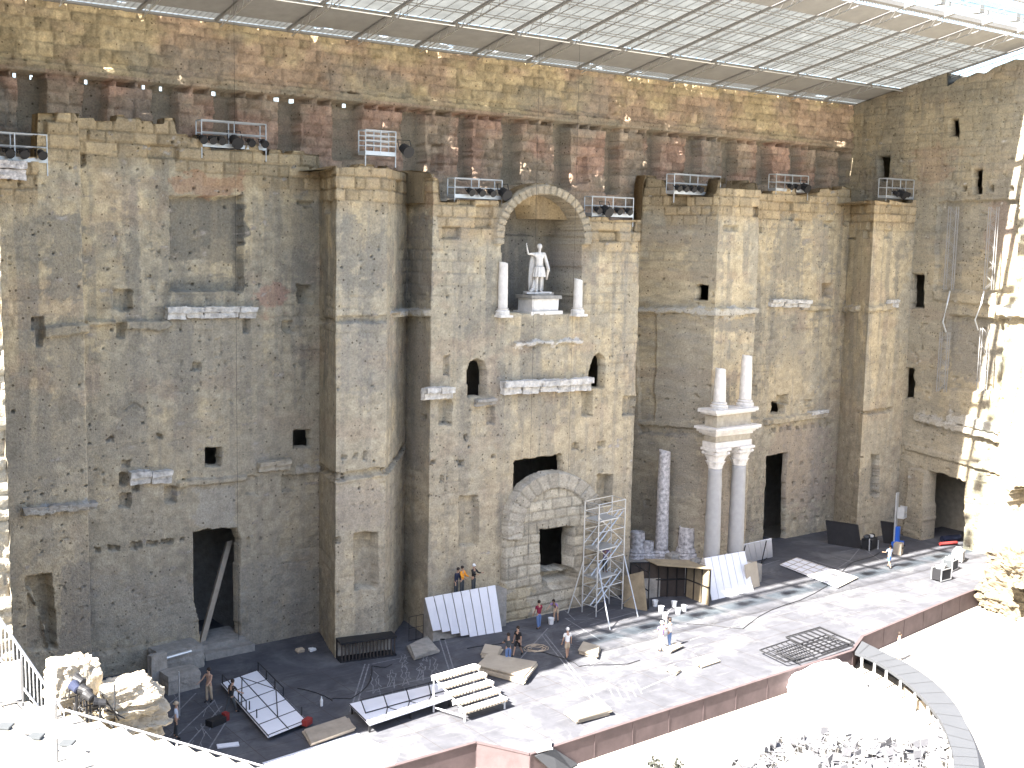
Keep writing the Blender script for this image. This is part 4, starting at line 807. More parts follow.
# ------------------------------------------------------------------ statue
sp = (pd_[0], 59.6, pd_[2] + pt * 1.04); J = pose(lean=0, legL=(6, 8), legR=(-3, 2), armL=(150, 38, 28), armR=(6, 20, 18), s=1.0)
hs = (zat(sp[0], sp[1], 247) - sp[2]) / 1.72; J = pose(lean=0, legL=(8, 10), legR=(-3, 2), armL=(80, 72, 92, 14), armR=(4, 16, 25), s=hs)
stt = thing('statue', 'white marble statue of a standing Roman emperor with one arm raised in the niche', 'statue', sp, R(-22))
body(J, 'marble', stt)
garment('cuirass', J, [('waist', (.165, .125), None), ('chest', (.20, .145), 0), (('chest', 'neck', .7), (.11, .09), 1), ('pel', (.18, .14), 0), ('shL', .09, 1), ('shR', .09, 1), (('shL', 'elbL', .5), .07, 4), (('shR', 'elbR', .5), .07, 5)], 'marble', stt)
MB().lathe([(.19 * hs, J['pel'].z + .02), (.215 * hs, J['pel'].z - .12 * hs), (.26 * hs, J['pel'].z - .36 * hs), (.22 * hs, J['pel'].z - .37 * hs)], (0, 0, 0), 40, lambda i, a: 1 + .05 * math.cos(13 * a)).build('kilt', 'marble', stt)
b = MB(); 
for k in range(7):
    xx = (.12 - .055 * k) * hs; b.tube([(xx, .14 * hs, J['neck'].z - .05), (xx * 1.3, .20 * hs, J['waist'].z), (xx * 1.5, .18 * hs, J['kneeL'].z), (xx * 1.5, .16 * hs, .15)], [.05 * hs, .065 * hs, .06 * hs, .05 * hs], 7)
b.tube([tuple(J['shR'] + Vector((.02, .02, .05))), tuple(J['elbR'] + Vector((.03, .06, 0))), (J['wriR'].x + .06, J['wriR'].y + .1, J['wriR'].z - .1), (J['wriR'].x + .04, .1 * hs, J['kneeR'].z)], [.05 * hs, .07 * hs, .06 * hs, .03 * hs], 7).build('cloak', 'marble', stt, smooth=True)
hairdo(J, 'marble', stt)
b = MB().tube([(-.20 * hs, .02 * hs, .1), (-.20 * hs, .0, .25 * hs), (-.17 * hs, .02, .5 * hs)], [.10 * hs, .08 * hs, .045 * hs], 9).tube([(-.20 * hs, .0, .16 * hs), (-.28 * hs, -.05 * hs, .12 * hs), (-.36 * hs, -.02, .0)], [.06 * hs, .06 * hs, .07 * hs], 8)
b.build('tree_stump_support', 'marble', stt, smooth=True)
MB().box((-.05 * hs, 0, .02), (.95 * hs, .55 * hs, .12), jit=.04).build('base', 'marble', stt)
# ================================================================== stage props
def rail_frame(b, P, r=.03): b.tube([tuple(p) for p in P], r, 5)
def flat_panel(name, label, corners, z, m='white', t=.06, cat='stage panel'):
    o = thing(name, label, cat, (0, 0, 0)); C = [atZ(x, y, z) for x, y in corners]; MB().slab(*C, t).build('sheet', m, o); return o, C
# panel lying at left with tubular frame
o, C = flat_panel('frame_panel', 'large white panel with black tube frame lying on the left of the stage', [(221, 684), (258, 671), (308, 722), (268, 738)], .25)
C = [Vector(c) for c in C]
def lp(a, b, h=.0, C=C): 
    p = C[0] * (1 - a) * (1 - b) + C[1] * a * (1 - b) + C[2] * a * b + C[3] * (1 - a) * b; return (p.x, p.y, p.z + h)
b = MB()
for a in (.02, .5, .98): rail_frame(b, [lp(a, 0, .06), lp(a, 1, .06)])
for q in (.0, .2, .4, .6, .8, .98): rail_frame(b, [lp(0.02, q, .06), lp(.98, q, .06)])
rail_frame(b, [lp(.5, .02, .06), lp(.98, .4, .06)]); rail_frame(b, [lp(.98, .4, .06), lp(.5, .8, .06)]); rail_frame(b, [lp(.02, .45, .06), lp(.5, .05, .06)])
b.build('tube_frame', 'black', o)
b = MB()
for a in (.98, .02):
    rail_frame(b, [lp(a, .02, .55), lp(a, .55, .55)])
    for q in (.02, .2, .38, .55): rail_frame(b, [lp(a, q, .0), lp(a, q, .55)])
for q in (.55, .7, .9): rail_frame(b, [lp(.1, q, 0), lp(.1, q, .5)]) if q < .8 else rail_frame(b, [lp(.98, q, 0), lp(.98, q, .5)])
b.build('guard_rail', 'black', o)
MB().box(tuple(C[2] + Vector((-.1, -.1, .08))), (.5, .3, .3), .5).build('end_block', 'red', o)
# panel lying at centre left, raised
o, C2 = flat_panel('frame_panel', 'long white panel with black tube truss lying by the stepped benches', [(349, 705), (443, 683), (452, 699), (370, 726)], .45)
C2 = [Vector(c) for c in C2]; l2 = lambda a, b_, h=0.0: lp(a, b_, h, C2)
b = MB(); rail_frame(b, [l2(0, .95, .06), l2(1, .95, .06)]); rail_frame(b, [l2(0, .02, .06), l2(0, .98, .06)]); rail_frame(b, [l2(.06, .55, .1), l2(1, .55, .1)]); rail_frame(b, [l2(.06, .3, .5), l2(1, .3, .5)])
for q in (.06, .3, .55, .8, 1): rail_frame(b, [l2(q, .3, .5), l2(q, .55, .06)])
for q in (.3, .55, .8): rail_frame(b, [l2(q, .55, .06), l2(q - .12, .98, .06)]); rail_frame(b, [l2(q, .55, .06), l2(q + .12, .98, .06)])
b.build('tube_frame', 'black', o)
b = MB()
for a_, q in ((0.02, .05), (.02, .9), (.98, .1), (.98, .9), (.5, .9), (.5, .1)): p = l2(a_, q); b.box((p[0], p[1], .2), (.08, .08, .4))
b.build('leg', 'black', o)
# leaning slatted panels
def leaning(label, xs, base_px, top_px, ztop_Y, n, zb=None, m='white', steps=None):
    A, B_ = atZ(*base_px[0]), atZ(*base_px[1]); Ta = np.array([0, 0, 0.]); 
    ta = atY(*top_px[0], ztop_Y[0]); tb = atY(*top_px[1], ztop_Y[1])
    o = thing('slatted_screen', label, 'stage panel', (0, 0, 0)); bt = MB()
    for k in range(n):
        a, c = k / n, (k + 1) / n - .012; p0 = A + (B_ - A) * a; p1 = A + (B_ - A) * c; q0 = ta + (tb - ta) * a; q1 = ta + (tb - ta) * c
        if steps and k < len(steps): p0 = p0 + (q0 - p0) * steps[k]; p1 = p1 + (q1 - p1) * steps[k]
        MB().slab(p0, p1, q1, q0, .05).build('slat', m, o); e = (p1 - p0) * .06; dn = np.array([0, .06, -.02])
        bt.slab(p1 - e * .4 + dn, p1 + e + dn, q1 + e + dn, q1 - e * .4 + dn, .06)
    bt.build('batten', 'black', o); bk = MB()
    for a in (.15, .85): p = ta + (tb - ta) * a; g = A + (B_ - A) * a; bk.tube([p + np.array([0, .08, 0]), (p[0], p[1] + .5, 0)], .04, 5); bk.tube([g + np.array([0, .15, .05]), (p[0], p[1] + .5, 0.05)], .04, 5)
    bk.build('prop_frame', 'black', o); return o
leaning('large leaning screen of white slats left of the stone doorway', None, [(436, 642.5), (503, 631.5)], [(425, 598), (496, 585)], (57.6, 57.6), 8, steps=[.26, .20, .12, .05])
leaning('smaller leaning screen of white slats before the twin columns', None, [(712, 600.5), (754, 590.5)], [(704.5, 558), (745, 551)], (56.3, 56.0), 6)
leaning('white framed screen standing behind the smaller slatted screen near the right doorway', None, [(747, 563), (773, 557)], [(742, 545), (772, 538.5)], (58.2, 58.2), 5)
# plywood booth with black frame
bo = thing('plywood_booth', 'open black framed booth with plywood sides and roof in front of the columns', 'booth', (0, 0, 0))
f0, f1 = atZ(660, 607), atZ(709, 606); b0 = np.array([f0[0] - .3, f0[1] + 2.6, 0]); b1 = np.array([f1[0] + .2, f1[1] + 2.4, 0]); hb = zat(f0[0], f0[1], 571); hb2 = hb * .95
f0 = atZ(648, 609)
b = MB()
for p in (f0, f1, b0, b1): b.tube([(p[0], p[1], 0), (p[0], p[1], hb)], .05, 5)
for a, c in ((f0, b0), (f1, b1), (b0, b1)):
    for z in (hb, hb * .5): b.tube([(a[0], a[1], z), (c[0], c[1], z)], .045, 5)
for k in range(1, 6): p = b0 + (b1 - b0) * k / 6; b.tube([(p[0], p[1], 0), (p[0], p[1], hb)], .035, 5)
for k in range(1, 3): p = f1 + (b1 - f1) * k / 3; b.tube([(p[0], p[1], 0), (p[0], p[1], hb)], .045, 5)
b.build('frame', 'black', bo)
MB().slab((f1[0] + .08, f1[1], 0), (b1[0] + .08, b1[1], 0), (b1[0] + .08, b1[1], hb), (f1[0] + .08, f1[1], hb), .05).build('side_panel', 'oldply', bo)
MB().slab((f0[0] + 1.6, f0[1] + .9, hb + .08), (f1[0] + .15, f1[1], hb + .08), (b1[0] + .1, b1[1], hb + .1), (b0[0] + 1.2, b0[1], hb + .1), .06).build('roof_panel', 'oldply', bo)
MB().slab((b0[0], b0[1] + .1, 0), (b1[0], b1[1] + .1, 0), (b1[0], b1[1] + .1, hb), (b0[0], b0[1] + .1, hb), .05).build('back_panel', 'dark', bo)
wp = thing('plywood_sheet', 'sheet of weathered plywood standing upright between the scaffold and the booth', 'plywood', (0, 0, 0)); p, q = atZ(624, 607), atZ(647, 611)
MB().slab(p, q, (q[0], q[1] + .5, zat(q[0], q[1], 573)), (p[0], p[1] + .5, zat(p[0], p[1], 579)), .06).build('board', 'oldply', wp)
wp = thing('plywood_sheet', 'small tan board leaning behind the smaller slatted screen', 'plywood', (0, 0, 0)); p, q = atZ(748, 590), atZ(760, 586)
MB().slab(p, q, (q[0], q[1] + .4, 1.7), (p[0], p[1] + .4, 1.7), .05).build('board', 'ply', wp)
# buckets
bx = [(661, 612, 'left rear'), (655, 606, ''), (665, 619, ''), (674, 607, ''), (678, 614, ''), (684, 611, '')]
bl = ['white bucket at the left of the cluster by the booth', 'white bucket rearmost on the left by the booth', 'white bucket nearest the viewer of the cluster by the booth', 'white bucket behind the middle of the cluster by the booth', 'white bucket right of the middle in the cluster', 'white bucket at the right end of the cluster by the booth']
def bucket(p, lab, g='white buckets by the booth'):
    t = thing('bucket', lab, 'bucket', p, 0, g); MB().lathe([(.15, 0), (.19, .36), (.205, .37), (.205, .4), (.18, .4), (.145, .03)], n=16).build('pail', 'plastic', t)
    MB().tube([(-.2, 0, .36), (-.14, -.12, .28), (0, -.2, .25), (.14, -.12, .28), (.2, 0, .36)], .01, 4).build('handle', 'steel', t)
for (x, y, _), l_ in zip(bx, bl): bucket(atZ(x, y), l_)
bucket(atZ(551, 624), 'lone white bucket under the bending person by the stone doorway')
# stepped benches
sb = thing('stepped_bench', 'white five tier stepped bench unit on tube legs in the sun', 'bench unit', (0, 0, 0))
ft = [Vector(atZ(463, 722)), Vector(atZ(507, 708))]; dx = (ft[1] - ft[0]).normalized(); dy = Vector((-dx.y, dx.x, 0)); Lw = (ft[1] - ft[0]).length * .98
for k in range(5):
    z = .55 + .33 * k; c = ft[0] + dx * (Lw * .5 - .12 * k) + dy * (.42 * k + .1); MB().box((c.x, c.y, z), (Lw, .46, .09), math.atan2(dx.y, dx.x)).box((c.x - dy.x * -.2, c.y - dy.y * -.2, z - .12), (Lw * .98, .05, .2), math.atan2(dx.y, dx.x)).build('tread', 'whitecloth', sb)
    b = MB()
    for q in range(14): p = ft[0] + dx * (Lw * (q + .5) / 14 - .12 * k) + dy * (.42 * k - .13); b.box((p.x, p.y, z - .08), (.12, .05, .1), math.atan2(dx.y, dx.x))
    b.build('slat', 'timber', sb)
for a in (.04, .96):
    b = MB(); p0 = ft[0] + dx * Lw * a; p1 = p0 + dy * 1.9 - dx * .5; b.tube([p0, (p0.x, p0.y, .5), (p1.x, p1.y, 1.85), (p1.x, p1.y, 0)], .05, 6); b.tube([(p0.x, p0.y, .25), (p1.x, p1.y, .25)], .035, 5); b.build('leg', 'whitemetal', sb)
# plywood stacks and loose boards
def stack(label, corners, n, m, z0=.05, th=.07, jit=.12, cat='boards', name='board_stack'):
    o = thing(name, label, cat, (0, 0, 0))
    for k in range(n):
        z = z0 + th * (k + 1) + .012 * k; C_ = [atZ(x, y, z0) + np.array([random.uniform(-jit, jit), random.uniform(-jit, jit), 0]) for x, y in corners]; C_ = [np.array([c[0], c[1], z]) for c in C_]; MB().slab(*C_, th).build('board', m, o)
    return o
stack('stack of wide plywood sheets half in shadow in front of two workers', [(478, 672), (525, 684), (538, 668), (487, 660)], 5, 'ply')
stack('short pile of planks beside the plywood stack', [(481, 657), (497, 659), (502, 650), (484, 648)], 3, 'ply')
stack('pile of boards lying in the bright sun on the front of the stage', [(565, 714), (578, 724), (609, 715), (597, 703)], 4, 'ply')
stack('small low platform beside the worker in white', [(579, 654), (597, 659), (600, 650), (582, 645)], 3, 'ply')
stack('dark edged tray lying left of the pair at the centre of the sunny stage', [(664, 671), (674, 675), (681, 671), (671, 668)], 2, 'ply'); stack('wide flat tray lying in the sun right of the centre', [(692, 662), (700, 668), (719, 662), (709, 657)], 2, 'ply')
stack('low board under the feet of the pair in the sun', [(662, 650), (672, 653), (684, 647), (674, 645)], 2, 'ply')
stack('flight of wooden steps laid on the stage beside the white panels', [(304, 733), (312, 746), (357, 731), (347, 719)], 2, 'timber'); 
b = stack('white board box at the front corner of the stage', [(534, 747), (538, 754), (552, 750), (548, 743)], 3, 'white')
stack('broken stone pieces tumbled in a low heap left of the big slatted screen', [(408, 648), (414, 661), (437, 652), (430, 640)], 2, 'greystone', th=.12)
# ground cloth in the sun
cl = tag(sheet('ground_cloth', [atZ(x, y)[:2] for x, y in ((262, 763), (357, 733), (372, 741), (400, 752), (394, 765), (300, 790))], .012, 'white'), 'large white sheet spread on the stage floor at lower left in full sun', 'cloth')
# lattice of white tubes lying at right
o = thing('lattice_screen', 'white lattice panel lying flat on the right of the stage', 'stage panel', (0, 0, 0)); C3 = [Vector(atZ(x, y, .07)) for x, y in ((780, 565), (797, 558), (858, 578), (838, 588))]; l3 = lambda a, b_, h=0.0: lp(a, b_, h, C3)
MB().slab(*C3, .05).build('sheet', 'white', o); b = MB()
for a in (.05, .35, .65, .95): rail_frame(b, [l3(a, 0, .05), l3(a, 1, .05)], .03)
for q in range(9): rail_frame(b, [l3(0, q / 8, .05), l3(1, q / 8, .05)], .03)
b.build('slat', 'timber', o)
for i, P in enumerate(([(300, 690), (330, 700), (352, 698), (372, 668), (392, 664)], [(470, 650), (505, 640), (545, 652), (580, 668), (640, 660)], [(690, 625), (740, 628), (800, 600), (850, 566), (880, 552)])):
    t = thing('floor_cable', ['black cable lying across the dark floor near the frame panel', 'black cable winding past the workers to the sunlit stage', 'black cable running to the equipment at the far right'][i], 'cable', (0, 0, 0)); pp = [atZ(x, y, .03) for x, y in P]; q_ = []
    for k in range(len(pp) - 1):
        for j_ in range(5): f_ = j_ / 5; w_ = pp[k] + (pp[k + 1] - pp[k]) * f_; q_.append((w_[0] + .3 * math.sin(3 * (k + f_)), w_[1] + .3 * math.cos(4 * (k + f_)), .03))
    MB().tube(q_ + [tuple(pp[-1])], .022, 5).build('wire', 'black', t)
# metal frames stacked
o = thing('metal_frame_stack', 'dark rectangular metal frames stacked near the right front edge of the stage', 'metal frames', (0, 0, 0))
for k, Cc in enumerate(([(786, 637), (820, 627), (854, 642), (822, 653)], [(776, 652), (826, 635), (853, 645), (800, 663)], [(760, 650), (790, 640), (815, 655), (785, 662)])):
    CC = [Vector(atZ(x, y, .1 + .1 * k)) for x, y in Cc]; ll = lambda a, b_, h=0.0: lp(a, b_, h, CC); b = MB()
    for a in (0, 1): rail_frame(b, [ll(a, 0), ll(a, 1)], .045); rail_frame(b, [ll(0, a), ll(1, a)], .045)
    for q in range(1, 6): rail_frame(b, [ll(q / 6, 0), ll(q / 6, 1)] if k != 1 else [ll(0, q / 6), ll(1, q / 6)], .03)
    rail_frame(b, [ll(0, .5), ll(1, .5)], .03); b.build('frame', 'black', o)
# black crate rack in front of the pier
p0, p1 = atZ(342, 663), atZ(398, 655.5); rk = thing('slatted_crate', 'low black slatted crate set against the foot of the pier', 'crate', ((p0[0] + p1[0]) / 2, (p0[1] + p1[1]) / 2 + .45, 0), math.atan2(p1[1] - p0[1], p1[0] - p0[0])); L_ = np.linalg.norm(p1 - p0)
MB().box((0, 0, .05), (L_, .9, .1)).box((0, 0, 1.12), (L_, .95, .12)).box((0, .42, .6), (L_, .06, 1.0)).build('shell', 'black', rk); b = MB()
for q in range(16): b.box((-L_ / 2 + L_ * (q + .5) / 16, -.4, .58), (.07, .06, .98))
b.build('slat', 'dark', rk); MB().box((0, .3, .6), (L_ * .96, .04, .9)).build('liner', 'greystone', rk)
p = atZ(383, 580); t = thing('wire_cage', 'thin metal guard frame beside the stone heap', 'frame', atZ(416, 640)); b = MB()
for zz in (.05, .8, 1.5): b.tube([(-.5, 0, zz), (.5, 0, zz)], .02, 4)
for xx in (-.5, 0, .5): b.tube([(xx, 0, 0), (xx, 0, 1.5)], .02, 4)
b.build('bar', 'black', t)
# scaffold tower
sc_ = thing('scaffold_tower', 'aluminium scaffold tower with stair flights and sloping outriggers beside the stone doorway', 'scaffold', (0, 0, 0))
q = [Vector(atZ(582, 612)), Vector(atZ(596, 617)), Vector(atZ(622, 609)), Vector(atZ(609, 604))]
Hs = zat(q[0].x, q[0].y, 500); b = MB()
hts = [zat(q[0].x, q[0].y, 500), zat(q[1].x, q[1].y, 508), zat(q[2].x, q[2].y, 499), zat(q[3].x, q[3].y, 494)]
Hs = sum(hts) / 4
for p in q: b.tube([(p.x, p.y, 0), (p.x, p.y, Hs)], .045, 6)
for i in range(4):
    a, c = q[i], q[(i + 1) % 4]
    for k in range(1, 13):
        z = Hs * k / 12
        if i in (0, 2) or k % 3 == 0 or k > 10: b.tube([(a.x, a.y, z), (c.x, c.y, z)], .028, 5)
b.build('frame', 'alu', sc_); b = MB()
for k in range(3):
    z0, z1 = .6 + Hs * .27 * k, .6 + Hs * .27 * (k + 1)
    for w in (.15, .45): 
        a = q[1].lerp(q[0], w); c = q[2].lerp(q[3], w); a, c = (a, c); b.tube([(a.x, a.y, z0), (c.x, c.y, z1)], .04, 5)
    a = q[0].lerp(q[1], .9); c = q[3].lerp(q[2], .9); b.tube([(c.x, c.y, z0), (a.x, a.y, z1)], .03, 5); b.tube([(q[0].x, q[0].y, z0), (q[3].x, q[3].y, z1)], .03, 5)
b.build('brace', 'alu', sc_)
for k in range(3):
    z = .5 + Hs * .27 * (k + 1) - .1 * k; a, c, d, e_ = q[0].lerp(q[3], .05), q[1].lerp(q[2], .05), q[1].lerp(q[2], .75), q[0].lerp(q[3], .75)
    MB().slab((a.x, a.y, z), (c.x, c.y, z), (d.x, d.y, z), (e_.x, e_.y, z), .07).build('platform', 'steel', sc_)
for P, z in (((568, 613), 3.4), ((610, 630), 3.6), ((638, 617), 3.6), ((592, 601), 3.2)):
    g = Vector(atZ(*P)); n = min(q, key=lambda v: (v - g).length); b = MB().tube([g, (n.x, n.y, z)], .04, 6).tube([g + (n - g) * .35 + Vector((0, 0, z * .35)), (n.x, n.y, .3)], .03, 5); b.build('outrigger', 'alu', sc_)
cx_, cy_ = (q[0].x + q[2].x) / 2, (q[0].y + q[2].y) / 2
person(0, 0, 120, 'person in dark clothes standing on a deck inside the scaffold tower', 'lilac', 'greycloth', base=(cx_ + .2, cy_ + .1, .5 + Hs * .27), lean=18, armL=(40, 10, 40), armR=(30, 10, 40))
# right-hand equipment
def blk(label, px0, px1, ztop, lean, name='black_panel'):
    a, c = atZ(*px0), atZ(*px1); o = thing(name, label, 'panel', (0, 0, 0)); MB().slab(a, c, c + np.array([lean[0], lean[1], ztop]), a + np.array([lean[0], lean[1], ztop]), .08).build('board', 'blackcloth', o)
    MB().tube([a + np.array([lean[0], lean[1], ztop]), c + np.array([lean[0], lean[1], ztop])], .05, 5).tube([a, a + np.array([lean[0], lean[1], ztop])], .05, 5).tube([c, c + np.array([lean[0], lean[1], ztop])], .05, 5).build('edge_frame', 'black', o)
blk('large black panel leaning at the foot of the right buttress', (829, 544), (861, 549), 1.75, (.35, .7)); blk('smaller black panel beside the blue lift', (884, 543), (897, 545), 1.7, (.1, .5))
dk = thing('equipment_case', 'black trunk heaped with equipment near the far right wall', 'trunk', atZ(869, 549)); MB().box((0, 0, .45), (1.3, .8, .7), .3).build('case', 'black', dk); MB().box((0, 0, .85), (1.35, .85, .1), .3).build('lid', 'black', dk)
b = MB().tube([(-.6, -.45, 0), (-.55, -.4, 1.0)], .05, 6).tube([(.6, -.4, 0), (.6, -.4, .7)], .05, 6); b.build('leg', 'alu', dk)
for k in range(4): MB().lathe([(.12, 0), (.22, .05), (.22, .2), (.1, .25)], (-.45 + .3 * k, .1 * (k % 2), .92), 10).build('coil', ['greycloth', 'black', 'steel', 'blackcloth'][k], dk)
lf = thing('mast_lift', 'blue mast lift with folded aluminium mast in the right corner', 'lift', atZ(897.5, 547), .3); hl = zat(lf.location.x, lf.location.y, 493)
MB().box((0, 0, .25), (1.0, .7, .4)).box((0, .1, 1.0), (.4, .35, 1.3)).build('body', 'bluelift', lf)
b = MB()
for xx in (-.18, .0, .18): b.box((xx, .25, hl * .5), (.07, .12, hl))
b.build('mast', 'alu', lf); MB().box((0, -.2, hl * .55), (.6, .5, .06)).box((0, -.45, hl * .55 + .45), (.7, .05, .08)).box((.33, -.2, hl * .55 + .45), (.05, .55, .9)).box((-.33, -.2, hl * .55 + .45), (.05, .55, .9)).build('basket', 'alu', lf)
for sx in (-1, 1):
    for sy in (-1, 1): MB().lathe([(.12, -.04), (.12, .04)], (sx * .45, sy * .35, .12), 10).build('wheel', 'black', lf)
p = atZ(898, 554); t = thing('road_case', 'pale open case with dials beside the walking person', 'case', p, .4); MB().box((0, 0, .45), (.8, .6, .85)).build('case', 'timber', t); MB().lathe([(.2, 0), (.22, .04)], (0, -.34, .5), 12).build('dial', 'black', t)
for i, (x, y, s, lab) in enumerate(((941, 580, 1.0, 'silver trimmed black flight case nearest the stage edge by the sunlit wall end'), (950, 570, .9, 'dark flight case behind the nearest one by the sunlit wall end'), (958, 561, .9, 'grey flight case deepest in the row by the doorway'))):
    t = thing('flight_case', lab, 'case', atZ(x, y), .2 * i, 'flight cases at the right'); MB().box((0, 0, .5 * s), (1.2 * s, .8 * s, .8 * s)).build('case', ['black', 'greycloth', 'dsteel'][i], t); b = MB()
    for sx in (-1, 1):
        for sy in (-1, 1): b.box((sx * .6 * s, sy * .4 * s, .5 * s), (.06, .06, .84 * s))
        b.box((0, sx * .4 * s, .9 * s), (1.22 * s, .06, .06)).box((0, sx * .4 * s, .1 * s), (1.22 * s, .06, .06))
    b.build('edging', 'alu', t); MB().box((.1, 0, 1.02 * s), (.7, .4, .22), .3).box((-.3, .1, 1.0 * s), (.3, .3, .3), .8).build('contents', 'steel', t)
t = thing('rolled_carpet', 'red and blue rolls lying in the mouth of the right side doorway', 'rolls', atZ(948, 546)); b = MB().tube([(-.7, .3, .2), (.9, -.2, .2)], .14, 8); b.build('roll', 'red', t); MB().tube([(.5, .9, .3), (2.3, .5, .3)], .26, 8).build('roll', 'navy', t)
# leaning beam in the left doorway, slabs, tubes
t = thing('leaning_beam', 'long pale beam leaning diagonally across the tall left doorway', 'beam', (0, 0, 0)); a, c = atY(203, 650, 63.2), atY(230, 541, 64.5); a[2] = .72; dv = (c - a); n = np.array([.16, 0, .02])
MB().slab(a - n, a + n, c + n, c - n, .28).build('timber', 'timber', t)
t = thing('metal_tube', 'short bright metal tube resting on the stone slabs left of the doorway', 'tube', (0, 0, 0)); a, c = atZ(163, 659, 1.4), atZ(191, 651, 1.4); MB().tube([a, c], .09, 8).build('pipe', 'alu', t)
for i, (x, y, d, rz, lab) in enumerate(((178, 670, (2.6, 1.5, 1.3), .1, 'big dressed block under the bright metal tube'), (160, 690, (1.0, .35, 1.9), .3, 'dark slab standing on end against the dressed block'), (182, 690, (1.8, 1.2, 1.0), .05, 'low squared block at the foot of the left doorway'), (128, 655, (3.2, .8, .9), .0, 'long flat masonry remains at the foot of the left bay'))):
    p = atZ(x, y, 0); o = rock('fallen_block', 'greystone', (p[0], p[1] + .3, d[2] / 2), d, 40 + i, amp=.10, boxy=.95); o.rotation_euler = (0, 0, rz); tag(o, lab, 'stone block', 'fallen blocks left of the doorway')
t = thing('pole', 'thin pale pole standing upright behind the person in the straw hat', 'pole', atZ(179.5, 716)); MB().tube([(0, 0, 0), (0, 0, 2.3)], .035, 6).build('rod', 'alu', t)
t = thing('rag', 'small yellow and white rags dropped on the floor by the pier', 'rag', atZ(300, 652)); 
rock('cloth', 'tan', (0, 0, .1), (.42, .34, .26), 3, t, sub=2, amp=.4); rock('cloth', 'whitecloth', (.7, -.2, .08), (.4, .3, .2), 4, t, sub=2, amp=.4)
t = thing('bottle', 'small clear bottle standing on the empty dark floor at left', 'bottle', atZ(321.5, 706)); MB().lathe([(.07, 0), (.08, .3), (.03, .42), (.03, .5)], n=10).build('glass', 'plastic', t)
t = thing('tray', 'white rectangular tray on the floor near the railing', 'tray', atZ(228, 746), -.3); MB().box((0, 0, .04), (1.0, .4, .06)).build('base', 'white', t)
t = thing('toolbox', 'dark toolbox with red lid on the chalked floor at left', 'toolbox', atZ(216, 724), .3); MB().box((0, 0, .15), (.9, .5, .3)).build('case', 'black', t); MB().box((.6, .0, .2), (.25, .3, .4)).build('bottle', 'red', t)
t = thing('rope_coil', 'flat tangle of pale rope on the dark floor at the centre', 'rope', atZ(536, 649)); b = MB()
for k in range(5): b.tube([((.35 + .1 * k) * math.cos(a_ * .6 + k) + .1 * math.sin(5 * a_ + k), (.35 + .08 * k) * math.sin(a_ * .6 + k), .02 + .012 * k) for a_ in range(11)], .018, 4)
b.build('rope', 'tan', t)
# ------------------------------------------------------------------ lighting rigs on top of the wall
def rig(label, x0, x1, yt, yb, Yw, lamps, tall=False):
    a, c = atY(x0, yb, Yw), atY(x1, yb, Yw); w = c[0] - a[0]; h = zat(a[0], Yw, yt) - a[2]; t = thing('lighting_rig', label, 'lighting rig', ((a[0] + c[0]) / 2, Yw, (a[2] + c[2]) / 2), 0, 'lighting rigs along the wall top')
    MB().box((0, 0, .12), (w, .8, .22)).build('tray', 'steel', t); b = MB()
    for yy in (-.38, .38):
        for xx in (-w / 2, 0, w / 2): b.tube([(xx, yy, .1), (xx, yy, h)], .035, 5)
        for zz in ((h, h * .55) if not tall else (h, h * .8, h * .6, h * .4)): b.tube([(-w / 2, yy, zz), (w / 2, yy, zz)], .035, 5)
    for xx in (-w / 2, w / 2): b.tube([(xx, -.38, h), (xx, .38, h)], .035, 5); b.tube([(xx, -.38, -.6), (xx, -.38, .1)], .035, 5)
    b.build('guard_rail', 'steel', t)
    for xx, big in lamps:
        s = 1.35 if big else .85; lx = (xx - .5) * w; l_ = MB().lathe([(.12, -.25), (.2, -.2), (.22, .1), (.26, .3), (.24, .3)], n=12); m_ = l_.mesh('lamp'); m_.transform(Matrix.Translation((lx, -.5, .42)) @ Matrix.Rotation(R(115), 4, 'X') @ Matrix.Scale(s, 4)); lo = link('lamp', m_, 'black', t)
        MB().tube([(lx - .3 * s, -.5, .42), (lx - .3 * s, -.3, .7 * s), (lx + .3 * s, -.3, .7 * s), (lx + .3 * s, -.5, .42)], .03, 5).build('yoke', 'black', lo)
rig('lighting rig on the wall top at the left edge of the photo', -20, 45, 133, 162, 59.9, [(.4, 0), (.62, 0), (.9, 0)])
rig('lighting rig with six lamps above the dark panel of the left bay', 199, 263, 122, 149, 63.4, [(.0, 0), (.14, 0), (.28, 0), (.5, 1), (.74, 0), (.95, 0)])
rig('tall cage rig with one side lamp above the left pier', 362, 392, 131, 156, 58.9, [(1.3, 1)], True)
rig('lighting rig left of the statue niche arch', 451, 498, 179, 199, 59.3, [(.3, 0), (.52, 0), (.75, 0), (1.02, 1)])
rig('lighting rig right of the statue niche arch', 588, 629, 197, 217, 59.3, [(.1, 0), (.3, 1), (.6, 0), (.85, 0)])
rig('lighting rig with four closely set lamps above the curved recess', 670, 716, 175, 195, 60.5, [(.05, 0), (.2, 0), (.36, 0), (.52, 0), (.8, 1)])
rig('lighting rig above the middle of the right bay', 772, 804, 175, 192, 63.4, [(.4, 0), (.6, 0), (.85, 1)])
rig('lighting rig at the right corner beside the side wall', 882, 909, 179, 199, 60.0, [(.3, 0), (.5, 1), (.7, 0)])
